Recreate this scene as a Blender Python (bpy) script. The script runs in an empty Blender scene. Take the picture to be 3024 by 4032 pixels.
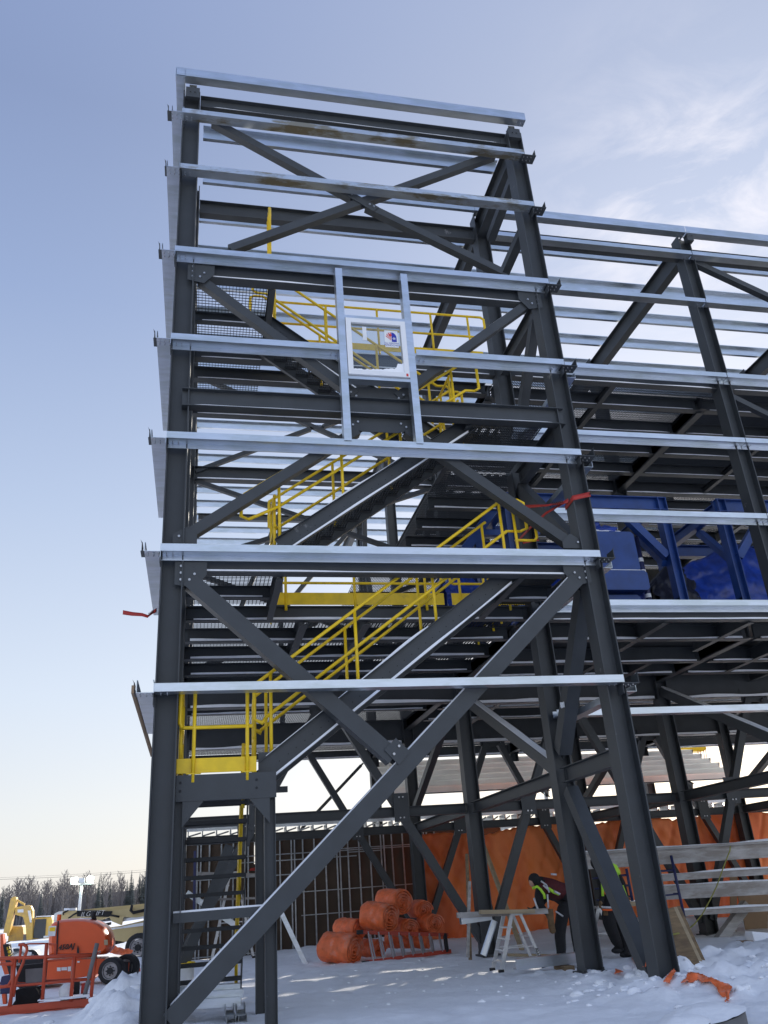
import bpy, bmesh, math, random
from math import radians, sin, cos, pi, atan2, sqrt
from mathutils import Vector, Matrix, noise
random.seed(7)
scene = bpy.context.scene
V = Vector

# ---------------------------------------------------------------- camera
F = 3260.0; EYE = 1.6
yaw, pitch, roll = radians(13.36), radians(24.60), radians(-4.232)
fwd = V((sin(yaw)*cos(pitch), cos(yaw)*cos(pitch), sin(pitch)))
r0 = V((cos(yaw), -sin(yaw), 0)); u0 = r0.cross(fwd)
rgt = cos(roll)*r0 + sin(roll)*u0; upv = -sin(roll)*r0 + cos(roll)*u0
camd = bpy.data.cameras.new('camera'); cam = bpy.data.objects.new('camera', camd)
scene.collection.objects.link(cam); scene.camera = cam
cam.matrix_world = Matrix(((rgt.x, upv.x, -fwd.x, 0), (rgt.y, upv.y, -fwd.y, 0), (rgt.z, upv.z, -fwd.z, EYE), (0, 0, 0, 1)))
camd.sensor_fit = 'VERTICAL'; camd.sensor_height = 36; camd.sensor_width = 27
camd.lens = F/4032*36; camd.clip_end = 3000; camd.clip_start = 0.1

# ---------------------------------------------------------------- world, sun, exposure
CLOUD = (.5015, .5886, .6341)    # direction of the small soft cloud
SUN_EL, SUN_AZ = 18, 33          # azimuth measured from +Y (away from the camera) towards +X
world = bpy.data.worlds.new('World'); scene.world = world; world.use_nodes = True
nt = world.node_tree; nt.nodes.clear()
sky = nt.nodes.new('ShaderNodeTexSky'); sky.sky_type = 'NISHITA'; sky.sun_disc = False
sky.sun_elevation = radians(SUN_EL); sky.sun_rotation = radians(SUN_AZ)
sky.air_density = 1.0; sky.dust_density = 2.2; sky.ozone_density = 2.0; sky.altitude = 300
bg = nt.nodes.new('ShaderNodeBackground'); bg.inputs['Strength'].default_value = 0.13
out = nt.nodes.new('ShaderNodeOutputWorld')
# thin high cloud veil, thicker towards the sun side and the horizon
tc = nt.nodes.new('ShaderNodeTexCoord'); sx = nt.nodes.new('ShaderNodeSeparateXYZ')
nt.links.new(tc.outputs['Generated'], sx.inputs[0])
def wmath(op, a, b=None, clamp=False):
    n = nt.nodes.new('ShaderNodeMath'); n.operation = op; n.use_clamp = clamp
    for i, x in enumerate((a, b)):
        if x is None: continue
        if isinstance(x, (int, float)): n.inputs[i].default_value = x
        else: nt.links.new(x, n.inputs[i])
    return n.outputs[0]
mp = nt.nodes.new('ShaderNodeMapping'); mp.inputs['Scale'].default_value = (2.2, 2.2, 6.5)
mp.inputs['Rotation'].default_value = (0.3, 0.5, 0.2)
nt.links.new(tc.outputs['Generated'], mp.inputs[0])
nz = nt.nodes.new('ShaderNodeTexNoise'); nz.inputs['Scale'].default_value = 2.6; nz.inputs['Detail'].default_value = 9
nz.inputs['Roughness'].default_value = 0.62; nz.inputs['Distortion'].default_value = 0.6
nt.links.new(mp.outputs[0], nz.inputs[0])
dotn = nt.nodes.new('ShaderNodeVectorMath'); dotn.operation = 'DOT_PRODUCT'
nt.links.new(tc.outputs['Generated'], dotn.inputs[0])
dotn.inputs[1].default_value = (sin(radians(46))*cos(radians(37)), cos(radians(46))*cos(radians(37)), sin(radians(37)))
dotc = nt.nodes.new('ShaderNodeVectorMath'); dotc.operation = 'DOT_PRODUCT'; nt.links.new(tc.outputs['Generated'], dotc.inputs[0]); dotc.inputs[1].default_value = CLOUD
side = wmath('POWER', wmath('MAXIMUM', dotc.outputs['Value'], 0.0), 130.0)
wisp = wmath('MULTIPLY', wmath('MULTIPLY', wmath('SUBTRACT', nz.outputs['Fac'], 0.43, True), 3.6, True), side, True)
# winter haze: pale at the horizon, periwinkle above, a little paler towards the sun
ramp = nt.nodes.new('ShaderNodeValToRGB'); e = ramp.color_ramp.elements
e[0].position = 0.0; e[0].color = (.490, .480, .470, 1); e[1].position = 1.0; e[1].color = (.30, .36, .52, 1)  # zenith end brightened out of view as added fill
for p_, c_ in ((.10, (.475, .485, .500)), (.22, (.415, .460, .530)), (.42, (.295, .355, .475)), (.62, (.190, .248, .395)), (.76, (.148, .195, .330)), (.86, (.16, .21, .36))):
    q_ = ramp.color_ramp.elements.new(p_); q_.color = (*c_, 1)
nt.links.new(sx.outputs['Z'], ramp.inputs[0])
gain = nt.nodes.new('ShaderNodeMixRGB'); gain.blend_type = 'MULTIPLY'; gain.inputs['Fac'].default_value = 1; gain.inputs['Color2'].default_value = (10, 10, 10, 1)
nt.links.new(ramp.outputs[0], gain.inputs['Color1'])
# added fill: unseen sky behind the camera brightened to light the snow
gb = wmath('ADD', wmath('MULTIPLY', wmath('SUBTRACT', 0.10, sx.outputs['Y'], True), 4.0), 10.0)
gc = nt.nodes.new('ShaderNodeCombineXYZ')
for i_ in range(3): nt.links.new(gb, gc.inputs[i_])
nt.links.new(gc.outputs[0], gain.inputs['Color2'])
glowv = wmath('MULTIPLY', wmath('POWER', wmath('MAXIMUM', dotn.outputs['Value'], 0.0), 7.0), 0.48, True)
mixg = nt.nodes.new('ShaderNodeMixRGB'); mixg.inputs['Color2'].default_value = (4.9, 5.2, 5.9, 1)
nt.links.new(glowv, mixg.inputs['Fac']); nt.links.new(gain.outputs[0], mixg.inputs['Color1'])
mixv = nt.nodes.new('ShaderNodeMixRGB'); mixv.inputs['Fac'].default_value = 0.85
nt.links.new(sky.outputs[0], mixv.inputs['Color1']); nt.links.new(mixg.outputs[0], mixv.inputs['Color2'])
mixw = nt.nodes.new('ShaderNodeMixRGB'); mixw.inputs['Color2'].default_value = (6.6, 6.3, 6.5, 1)
nt.links.new(wmath('MULTIPLY', wisp, 0.95), mixw.inputs['Fac']); nt.links.new(mixv.outputs[0], mixw.inputs['Color1'])
nt.links.new(mixw.outputs[0], bg.inputs['Color']); nt.links.new(bg.outputs[0], out.inputs['Surface'])
sl = bpy.data.lights.new('sun', 'SUN'); sl.energy = 4.8; sl.angle = radians(0.6); sl.color = (1.0, 0.92, 0.80)
so = bpy.data.objects.new('sun', sl); scene.collection.objects.link(so)
sd = V((sin(radians(SUN_AZ))*cos(radians(SUN_EL)), cos(radians(SUN_AZ))*cos(radians(SUN_EL)), sin(radians(SUN_EL))))
so.rotation_euler = sd.to_track_quat('Z', 'Y').to_euler(); so.location = (30, 30, 40)
vs = scene.view_settings; vs.view_transform = 'Standard'; vs.look = 'None'; vs.gamma = 1; vs.exposure = 0.43
vs.use_curve_mapping = False
scene.cycles.max_bounces = 6; scene.cycles.diffuse_bounces = 3; scene.cycles.glossy_bounces = 3
scene.cycles.transparent_max_bounces = 8; scene.cycles.sample_clamp_indirect = 6

# ---------------------------------------------------------------- pixel -> world on a known plane of the place
def ray(u, v): return rgt*(u-1512) - upv*(v-2016) + fwd*F
def onY(u, v, y): d = ray(u, v); return d*(y/d.y) + V((0, 0, EYE))
def onX(u, v, x): d = ray(u, v); return d*(x/d.x) + V((0, 0, EYE))
def onZ(u, v, z): d = ray(u, v); return d*((z-EYE)/d.z) + V((0, 0, EYE))

# ---------------------------------------------------------------- materials
def mat(name, col, rough=0.6, metal=0.0, var=0.12, scale=6.0, bump=0.0, bscale=40.0, col2=None, spec=None, trans=0, emit=None, detail=5, stretch=None, c2lo=0.45, c2hi=0.6):
    m = bpy.data.materials.new(name); m.use_nodes = True; t = m.node_tree; b = t.nodes['Principled BSDF']
    co = t.nodes.new('ShaderNodeTexCoord'); src = co.outputs['Object']
    if stretch:
        mpn = t.nodes.new('ShaderNodeMapping'); mpn.inputs['Scale'].default_value = stretch
        t.links.new(src, mpn.inputs[0]); src = mpn.outputs[0]
    n = t.nodes.new('ShaderNodeTexNoise'); n.inputs['Scale'].default_value = scale; n.inputs['Detail'].default_value = detail
    t.links.new(src, n.inputs['Vector'])
    r = t.nodes.new('ShaderNodeValToRGB')
    r.color_ramp.elements[0].position = 0.3; r.color_ramp.elements[1].position = 0.7
    r.color_ramp.elements[0].color = (*[c*(1-var) for c in col], 1); r.color_ramp.elements[1].color = (*[min(1, c*(1+var)) for c in col], 1)
    t.links.new(n.outputs['Fac'], r.inputs[0]); cout = r.outputs[0]
    if col2:
        n2 = t.nodes.new('ShaderNodeTexNoise'); n2.inputs['Scale'].default_value = scale*0.45; n2.inputs['Detail'].default_value = 8
        n2.inputs['Roughness'].default_value = .65
        t.links.new(src, n2.inputs['Vector'])
        r2 = t.nodes.new('ShaderNodeValToRGB'); r2.color_ramp.elements[0].position = c2lo; r2.color_ramp.elements[1].position = c2hi
        t.links.new(n2.outputs['Fac'], r2.inputs[0])
        mx = t.nodes.new('ShaderNodeMixRGB'); mx.inputs['Color2'].default_value = (*col2, 1)
        t.links.new(r2.outputs[0], mx.inputs['Fac']); t.links.new(cout, mx.inputs['Color1']); cout = mx.outputs[0]
    t.links.new(cout, b.inputs['Base Color'])
    rr = t.nodes.new('ShaderNodeMath'); rr.operation = 'MULTIPLY_ADD'; rr.inputs[1].default_value = 0.3*rough; rr.inputs[2].default_value = 0.85*rough
    t.links.new(n.outputs['Fac'], rr.inputs[0]); t.links.new(rr.outputs[0], b.inputs['Roughness'])
    b.inputs['Metallic'].default_value = metal
    if spec is not None: b.inputs['Specular IOR Level'].default_value = spec
    if trans: b.inputs['Transmission Weight'].default_value = trans
    if emit: b.inputs['Emission Color'].default_value = (*emit[:3], 1); b.inputs['Emission Strength'].default_value = emit[3]
    if bump:
        nb = t.nodes.new('ShaderNodeTexNoise'); nb.inputs['Scale'].default_value = bscale; nb.inputs['Detail'].default_value = 6
        t.links.new(src, nb.inputs['Vector'])
        bp = t.nodes.new('ShaderNodeBump'); bp.inputs['Strength'].default_value = bump; bp.inputs['Distance'].default_value = 0.03
        t.links.new(nb.outputs['Fac'], bp.inputs['Height']); t.links.new(bp.outputs[0], b.inputs['Normal'])
    return m
M = dict(
 steel=mat('grey_painted_steel', (0.044, 0.049, 0.053), 0.5, 0, .14, 2.5, .05, 60, (0.20, .20, .20), c2lo=.69, c2hi=.73),
 galv=mat('galvanised_steel', (0.60, 0.65, 0.72), 0.30, .88, .06, 10, .02, 25, (0.52, .57, .60), stretch=(.25, 1, 1)),
 galvdirty=mat('stained_galvanised_steel', (0.54, 0.59, 0.64), 0.35, .8, .1, 6, .05, 25, (0.30, .27, .20), stretch=(.35, 1, 1), c2lo=.50, c2hi=.60),
 shiny=mat('bright_galvanised_steel', (0.88, 0.90, 0.86), 0.38, .35, .10, 1.6, stretch=(.6, 1, 1)),
 stud=mat('galvanised_stud', (0.36, 0.38, 0.39), 0.4, .7, .2, 9),
 grate=mat('dark_grating_steel', (0.030, 0.032, 0.035), 0.6, .1, .2, 8),
 yellow=mat('yellow_painted_steel', (0.90, 0.60, 0.012), 0.42, 0, .10, 5, .03, 50, (0.55, .36, .03), c2lo=.6, c2hi=.75),
 snow=mat('snow', (0.90, 0.91, 0.93), 0.75, 0, .04, 3, .55, 9, spec=.25),
 blue=mat('blue_painted_steel', (0.014, 0.052, 0.21), 0.42, 0, .18, 3, .04, 20),
 bluetarp=mat('blue_tarpaulin', (0.012, 0.045, 0.30), 0.35, 0, .35, 4, .5, 6),
 darktarp=mat('dark_tarpaulin', (0.012, 0.014, 0.03), 0.45, 0, .3, 3, .5, 5),
 orangetarp=mat('orange_insulated_tarp', (0.95, 0.25, 0.065), 0.5, 0, .12, .9, 1.0, 2.2, (0.76, .14, .03), stretch=(1, 1, .45)),
 orangeroll=mat('orange_blanket', (0.84, 0.17, 0.05), 0.45, 0, .22, 6, 1.0, 9, (.72, .36, .28), c2lo=.52, c2hi=.72),
 liftorange=mat('orange_machine_paint', (0.72, 0.095, 0.018), 0.32, 0, .07, 2),
 liftred=mat('orange_red_rail_paint', (0.48, 0.062, 0.02), 0.42, 0, .12, 4),
 black=mat('black_rubber', (0.018, 0.018, 0.02), 0.75, 0, .3, 12, .2, 30),
 blackcloth=mat('black_work_clothes', (0.012, 0.012, 0.014), 0.9, 0, .4, 14, .4, 30),
 maroon=mat('maroon_vest', (0.075, 0.009, 0.012), 0.85, 0, .25, 14),
 hiviz=mat('high_visibility_yellow', (0.42, 0.72, 0.04), 0.6, 0, .05, 10),
 hiorange=mat('high_visibility_orange', (0.9, 0.13, 0.02), 0.6, 0, .05, 10),
 reflective=mat('silver_reflective_tape', (0.55, 0.56, 0.58), 0.35, .2, .1, 10),
 skin=mat('skin', (0.45, 0.26, 0.19), 0.55, 0, .08, 20),
 glove=mat('tan_work_glove', (0.16, 0.10, 0.05), 0.85, 0, .25, 20),
 alu=mat('aluminium', (0.62, 0.63, 0.64), 0.4, .8, .08, 6),
 orangefib=mat('red_orange_fibreglass', (0.42, 0.045, 0.02), 0.5, 0, .1, 5),
 sheath=mat('brown_sheathing_board', (0.085, 0.058, 0.038), 0.8, 0, .25, 1.2, .1, 20),
 cardboard=mat('brown_panel', (0.30, 0.20, 0.12), 0.8, 0, .12, 2),
 wood=mat('lumber', (0.22, 0.15, 0.08), 0.75, 0, .25, 3, .2, 10, (.14, .095, .055), stretch=(1, 1, 6)),
 woodx=mat('pale_lumber', (0.38, 0.30, 0.19), 0.75, 0, .18, 3, .2, 10, stretch=(.4, 3, 3)),
 oldplank=mat('weathered_scaffold_plank', (0.42, 0.40, 0.38), 0.8, 0, .2, 4, .25, 12, (0.28, .25, .22), stretch=(.5, 2, 2)),
 navy=mat('navy_scaffold_paint', (0.02, 0.025, 0.09), 0.5, 0, .2, 5),
 whitepvc=mat('white_vinyl', (0.80, 0.81, 0.82), 0.35, 0, .02, 5),
 white=mat('white_paint', (0.75, 0.76, 0.76), 0.5, 0, .06, 6),
 bolt=mat('zinc_bolt', (0.42, 0.43, 0.45), 0.35, .8, .1, 10),
 excyellow=mat('excavator_yellow', (0.72, 0.46, 0.09), 0.45, 0, .1, 2, 0, 10, (0.55, .36, .12)),
 beige=mat('cream_machine_paint', (0.62, 0.49, 0.24), 0.45, 0, .1, 1.5),
 glassdark=mat('dark_cab_glass', (0.03, 0.04, 0.05), 0.08, 0, .1, 2),
 rim=mat('grey_wheel_rim', (0.32, 0.30, 0.30), 0.5, .2, .2, 10),
 bark=mat('grey_brown_twigs', (0.235, 0.21, 0.195), 0.95, 0, .2, .3),  # lightened grey-brown stands in for haze over the far trees
 spruce=mat('spruce_needles', (0.14, 0.155, 0.14), 0.9, 0, .3, .6, 0, 10, (.30, .32, .34), c2lo=.55, c2hi=.72),
 woodmass=mat('far_wood', (0.20, 0.183, 0.175), 0.95, 0, .3, .25),  # distance haze put into the colour of the wood
 concrete=mat('grey_sonotube', (0.17, 0.165, 0.165), 0.8, 0, .15, 4),
 dangertape=mat('red_barrier_tape', (0.42, 0.028, 0.018), 0.5, 0, .1, 10),
 blackink=mat('black_ink', (0.012, 0.012, 0.012), 0.6, 0, 0, 1),
 redink=mat('red_ink', (0.65, 0.04, 0.03), 0.6, 0, 0, 1),
 blueink=mat('blue_ink', (0.02, 0.03, 0.35), 0.6, 0, 0, 1),
 whiteink=mat('white_ink', (0.8, 0.8, 0.8), 0.6, 0, 0, 1),
 lampglow=mat('lit_floodlight', (0.9, 0.95, 0.9), 0.5, emit=(.72, 1.0, .80, 18)),
 rope=mat('yellow_green_rope', (0.28, 0.27, 0.06), 0.8),
 chrome=mat('clear_tube_lamp', (0.7, 0.7, 0.72), 0.2, .6),
)
# translucent window pane: clear, faintly reflective
mg = bpy.data.materials.new('window_glass'); mg.use_nodes = True; t = mg.node_tree; t.nodes.remove(t.nodes['Principled BSDF'])
a = t.nodes.new('ShaderNodeBsdfTransparent'); b_ = t.nodes.new('ShaderNodeBsdfGlossy'); c_ = t.nodes.new('ShaderNodeMixShader'); fr = t.nodes.new('ShaderNodeFresnel')
a.inputs[0].default_value = (.86, .89, .90, 1); b_.inputs['Roughness'].default_value = .03
t.links.new(fr.outputs[0], c_.inputs[0]); t.links.new(a.outputs[0], c_.inputs[1]); t.links.new(b_.outputs[0], c_.inputs[2])
t.links.new(c_.outputs[0], t.nodes['Material Output'].inputs['Surface']); M['glass'] = mg

# ---------------------------------------------------------------- mesh builder
class MB:
    def __init__(s): s.v = []; s.f = []; s.mi = []; s.cur = 0; s.smooth = []; s.sm = False
    def add(s, vs, fs):
        o = len(s.v); s.v += [V(x) for x in vs]
        for f in fs: s.f.append([i+o for i in f]); s.mi.append(s.cur); s.smooth.append(s.sm)
        return s
    def box(s, c, d, R=None):
        R = R or Matrix.Identity(3); c = V(c)
        vs = [c + R @ V((x*d[0]/2, y*d[1]/2, z*d[2]/2)) for x in (-1, 1) for y in (-1, 1) for z in (-1, 1)]
        return s.add(vs, [(0, 1, 3, 2), (4, 6, 7, 5), (0, 4, 5, 1), (2, 3, 7, 6), (0, 2, 6, 4), (1, 5, 7, 3)])
    def box2(s, a, b): a, b = V(a), V(b); return s.box((a+b)/2, [abs(x) for x in (b-a)])
    def prism(s, prof, p0, p1, up=(0, 0, 1), cap=True):
        """2D outline (side, up) swept from p0 to p1"""
        p0, p1 = V(p0), V(p1); d = (p1-p0).normalized(); up = V(up); w = (up - d*up.dot(d))
        if w.length < 1e-4: w = V((0, 1, 0)) - d*d.y
        w.normalize(); sd_ = d.cross(w); n = len(prof)
        vs = [p + sd_*x + w*y for p in (p0, p1) for x, y in prof]
        fs = [(i, (i+1) % n, (i+1) % n + n, i+n) for i in range(n)]
        if cap: fs += [tuple(range(n))[::-1], tuple(range(n, 2*n))]
        return s.add(vs, fs)
    def tube(s, pts, r, n=8, r2=None, closed=False):
        pts = [V(p) for p in pts]; rings = []; o = len(s.v); N = len(pts); prev = None
        for i, p in enumerate(pts):
            a = pts[i-1] if i else p; b = pts[i+1] if i < N-1 else p
            d = (b-a).normalized()
            if prev is None: ref = V((0, 0, 1)) if abs(d.z) < .9 else V((1, 0, 0)); x = d.cross(ref).normalized()
            else: x = (prev - d*prev.dot(d)).normalized()
            prev = x; y = d.cross(x); rr = r if r2 is None else r + (r2-r)*i/max(1, N-1)
            k = 1.0
            if 0 < i < N-1:
                c = (pts[i]-pts[i-1]).normalized().dot((pts[i+1]-pts[i]).normalized()); k = 1/max(.6, sqrt(max(0.01, (1+c)/2)))
            rings.append([p + (x*cos(2*pi*j/n) + y*sin(2*pi*j/n))*rr*k for j in range(n)])
        vs = [q for rg in rings for q in rg]; fs = []
        for i in range(N-1):
            for j in range(n): fs.append((i*n+j, i*n+(j+1) % n, (i+1)*n+(j+1) % n, (i+1)*n+j))
        fs += [tuple(range(n))[::-1], tuple(range((N-1)*n, N*n))]
        return s.add(vs, fs)
    def cyl(s, c, ax, r, h, n=16, r2=None):
        c = V(c); ax = V(ax).normalized(); return s.tube([c-ax*h/2, c+ax*h/2], r, n, r2)
    def sphere(s, c, r, n=10, m=7, sc=(1, 1, 1)):
        c = V(c); vs = []; fs = []
        for i in range(m+1):
            th = pi*i/m
            for j in range(n): vs.append(c + V((r*sin(th)*cos(2*pi*j/n)*sc[0], r*sin(th)*sin(2*pi*j/n)*sc[1], r*cos(th)*sc[2])))
        for i in range(m):
            for j in range(n): fs.append((i*n+j, (i+1)*n+j, (i+1)*n+(j+1) % n, i*n+(j+1) % n))
        return s.add(vs, fs)
def mats(m): return m if isinstance(m, (list, tuple)) else [m]
def build(mb, name, m, parent=None, origin=None, label=None):
    me = bpy.data.meshes.new(name)
    root = parent
    if origin is None: origin = V((0, 0, 0))
    off = V(origin)
    if parent is not None:                       # parents are only translated, never turned, while building
        p = parent; tot = V((0, 0, 0))
        while p is not None: tot = tot + p.location; p = p.parent
        off = tot
    me.from_pydata([tuple(v - off) for v in mb.v], [], mb.f)
    for mm in mats(m): me.materials.append(M[mm] if isinstance(mm, str) else mm)
    me.polygons.foreach_set('material_index', mb.mi); me.polygons.foreach_set('use_smooth', mb.smooth)
    bm = bmesh.new(); bm.from_mesh(me); bmesh.ops.recalc_face_normals(bm, faces=bm.faces); bm.to_mesh(me); bm.free()
    me.update(); o = bpy.data.objects.new(name, me); scene.collection.objects.link(o)
    if parent is not None: o.parent = parent
    else: o.location = off
    if label: o['label'] = label
    return o
def thing(name, label, cat, loc=(0, 0, 0), group=None, kind=None):
    o = bpy.data.objects.new(name, None); scene.collection.objects.link(o); o.location = loc; o.empty_display_size = .3
    return tag(o, label, cat, group, kind)
def tag(o, label=None, cat=None, group=None, kind=None):
    if label: o['label'] = label
    if cat: o['category'] = cat
    if group: o['group'] = group
    if kind: o['kind'] = kind
    return o
def struct(mb, name, m, sm=False):
    o = build(mb, name, m); o['kind'] = 'structure'; return o
def copy_tree(src, loc, label=None, rz=0, sc=None):
    r = src.copy(); scene.collection.objects.link(r); r.location = loc; r.rotation_euler = (0, 0, rz)
    if sc: r.scale = (sc, sc, sc) if not isinstance(sc, tuple) else sc
    if label: r['label'] = label
    for ch in list(src.children):
        c = ch.copy(); scene.collection.objects.link(c); c.parent = r
        for g_ in list(ch.children):
            d = g_.copy(); scene.collection.objects.link(d); d.parent = c
    return r
# section outlines (side, up)
def I(d, b, tf=.016, tw=.012):
    D, B, W = d/2, b/2, tw/2
    return [(-B, -D), (B, -D), (B, -D+tf), (W, -D+tf), (W, D-tf), (B, D-tf), (B, D), (-B, D), (-B, D-tf), (-W, D-tf), (-W, -D+tf), (-B, -D+tf)]
def sq(a, b=None): b = b or a; return [(-a/2, -b/2), (a/2, -b/2), (a/2, b/2), (-a/2, b/2)]
def Ubar(w, d, t): # channel: web across side, flanges up
    return [(-w/2, 0), (w/2, 0), (w/2, d), (w/2-t, d), (w/2-t, t), (-w/2+t, t), (-w/2+t, d), (-w/2, d)]
def text_mesh(body, size, mtx, m, name, parent=None, ext=.002, bold=0.0, shear=0.0):
    cu = bpy.data.curves.new(name, 'FONT'); cu.body = body; cu.size = size; cu.extrude = ext; cu.offset = bold; cu.shear = shear
    cu.align_x = 'CENTER'; cu.align_y = 'CENTER'; cu.resolution_u = 2
    tmp = bpy.data.objects.new(name, cu); me = bpy.data.meshes.new_from_object(tmp); bpy.data.objects.remove(tmp)
    off = V((0, 0, 0)); p = parent
    while p is not None: off = off + p.location; p = p.parent
    me.transform(Matrix.Translation(-off) @ mtx); me.materials.clear(); me.materials.append(M[m])
    o = bpy.data.objects.new(name, me); scene.collection.objects.link(o)
    if parent is not None: o.parent = parent
    return o
def facing(loc, xdir=(1, 0, 0), up=(0, 0, 1)):
    """text frame: x along xdir, y along up"""
    x = V(xdir).normalized(); y = V(up); y = (y-x*y.dot(x)).normalized(); z = x.cross(y)
    return Matrix(((x.x, y.x, z.x, loc[0]), (x.y, y.y, z.y, loc[1]), (x.z, y.z, z.z, loc[2]), (0, 0, 0, 1)))

# ================================================================= SETTING: ground, hills
def gh(x, y):
    """snow surface height"""
    h = -.035*max(0, noise.noise(V((x*2.6, y*1.9, 12)))-.12)*(2.2 if abs(x-6) < 8 and 12 < y < 27 else 0) + 0.05*noise.noise(V((x*.35, y*.35, 0))) + .035*noise.noise(V((x*1.3, y*1.3, 3))) + .018*noise.noise(V((x*3.6, y*3.6, 5)))
    def mound(cx, cy, rx, ry, a, rough=.35):
        d = ((x-cx)/rx)**2 + ((y-cy)/ry)**2
        if d > 1: return 0
        k = (1-d)**1.5
        return a*k*(1 + rough*noise.noise(V((x*2.7, y*2.7, 9))) + rough*.5*abs(noise.noise(V((x*8, y*8, 2)))))
    h += mound(-.95, 17.0, 1.15, 3.6, .46, 1.0) + mound(-1.0, 14.8, .7, 1.6, .14)
    h += mound(7.6, 12.6, 2.4, 1.5, .20, .8) + mound(9.0, 11.9, 2.2, 1.4, .16, .8) + mound(6.5, 14.5, 1.3, 1.0, .10, .6)
    h += mound(9.9, 15.0, 2.6, 2.0, .16, .8) + mound(13, 17, 3, 3, .28, .4) + mound(8.3, 14.9, 1.4, 1.0, .12, .6) + mound(7.3, 13.9, .7, .6, .30, .5)
    h += mound(6, 30, 5, 3, .22) + mound(13, 27, 5, 3, .3) + mound(-9, 34, 7, 4, .3) + mound(-16, 60, 14, 6, .5, .2) + mound(-4, 52, 8, 5, .4, .2)
    if 4.5 < x < 16 and 9 < y < 19: k_ = min(1, (x-4.5)/2, (19-y)/2); h += k_*(.10*abs(noise.noise(V((x*3.1, y*3.1, 8)))) + .035*noise.noise(V((x*7, y*7, 1))))
    return h
def grid(x0, x1, y0, y1, nx, ny, hf, mb):
    vs = [(x0+(x1-x0)*i/nx, y0+(y1-y0)*j/ny, hf(x0+(x1-x0)*i/nx, y0+(y1-y0)*j/ny)) for j in range(ny+1) for i in range(nx+1)]
    mb.add(vs, [(j*(nx+1)+i, j*(nx+1)+i+1, (j+1)*(nx+1)+i+1, (j+1)*(nx+1)+i) for j in range(ny) for i in range(nx)])
def onG(u, v):
    """where the sight line meets the snow"""
    d = ray(u, v); d = d/d.y; a_ = 9.0
    while a_ < 60:
        p = d*a_+V((0, 0, EYE))
        if p.z < gh(p.x, p.y): break
        a_ += .06
    lo, hi_ = a_-.06, a_
    for _ in range(6):
        m_ = (lo+hi_)/2; p = d*m_+V((0, 0, EYE))
        if p.z < gh(p.x, p.y): hi_ = m_
        else: lo = m_
    return d*hi_+V((0, 0, EYE))
g = MB(); g.sm = True
# one sheet on a graded lattice: fine near the building, coarse to the horizon
def axis(segs):
    out_ = []
    for a, b, n in segs: out_ += [a+(b-a)*i/n for i in range(n)]
    return out_ + [segs[-1][1]]
xs = axis([(-1500, -200, 6), (-200, -30, 12), (-30, -6, 30), (-6, 16, 230), (16, 30, 30), (30, 200, 10), (200, 1500, 6)])
ys = axis([(-300, -10, 8), (-10, 8, 10), (8, 26, 190), (26, 45, 70), (45, 110, 50), (110, 400, 14), (400, 1800, 8)])
nx = len(xs)
g.add([(x, y, gh(x, y)) for y in ys for x in xs], [(j*nx+i, j*nx+i+1, (j+1)*nx+i+1, (j+1)*nx+i) for j in range(len(ys)-1) for i in range(nx-1)])
struct(g, 'snow_ground', 'snow')

# ================================================================= STEEL
XA, XB, XC, XD = -.53, 7.05, 13.15, 19.25
Y1, Y2, Y3, Y4, Y5 = 13.38, 16.1, 22.1, 28.6, 34.8
ROOF = 18.05
STR = 3.45
snowmb = MB()
def snowstrip(p0, p1, w, h=.03, step=.25, wob=.6):
    """uneven ribbon of snow lying along a flange"""
    p0, p1 = V(p0), V(p1); L = (p1-p0).length; n = max(2, int(L/step)); d = (p1-p0)/n; s_ = d.normalized().cross(V((0, 0, 1))).normalized()
    vs = []; sd0 = p0.x*1.7+p0.y*3.1+p0.z
    for i in range(n+1):
        c = p0 + d*i; k = noise.noise(V((sd0+i*step*.9, p0.y, p0.z)))
        hh = max(.004, h*(1+wob*2*k)); ww = w*(.5 if i in (0, n) else 1)
        vs += [c - s_*ww/2, c - s_*ww*.4 + V((0, 0, hh)), c + s_*ww*.4 + V((0, 0, hh)), c + s_*ww/2]
    fs = []
    for i in range(n):
        for j in range(3): fs.append((i*4+j, i*4+j+1, (i+1)*4+j+1, (i+1)*4+j))
        fs.append((i*4+3, i*4, (i+1)*4, (i+1)*4+3))
    fs += [(0, 1, 2, 3), (n*4+3, n*4+2, n*4+1, n*4)]
    snowmb.sm = False; snowmb.add(vs, fs)
def column(root, x, y, z1=ROOF, d=.36, b=.35):
    mb = MB(); mb.prism(I(b, d, .022, .016) if False else [(q, p) for p, q in I(d, b, .022, .016)], (x, y, -.05), (x, y, z1), up=(0, 1, 0))
    mb.box((x, y, .03), (.5, .5, .04))
    for sx_ in (-.17, .17):
        for sy in (-.19, .19): mb.cyl((x+sx_, y+sy, .07), (0, 0, 1), .016, .08, 6)
    return build(mb, 'column', 'steel', root)
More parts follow.
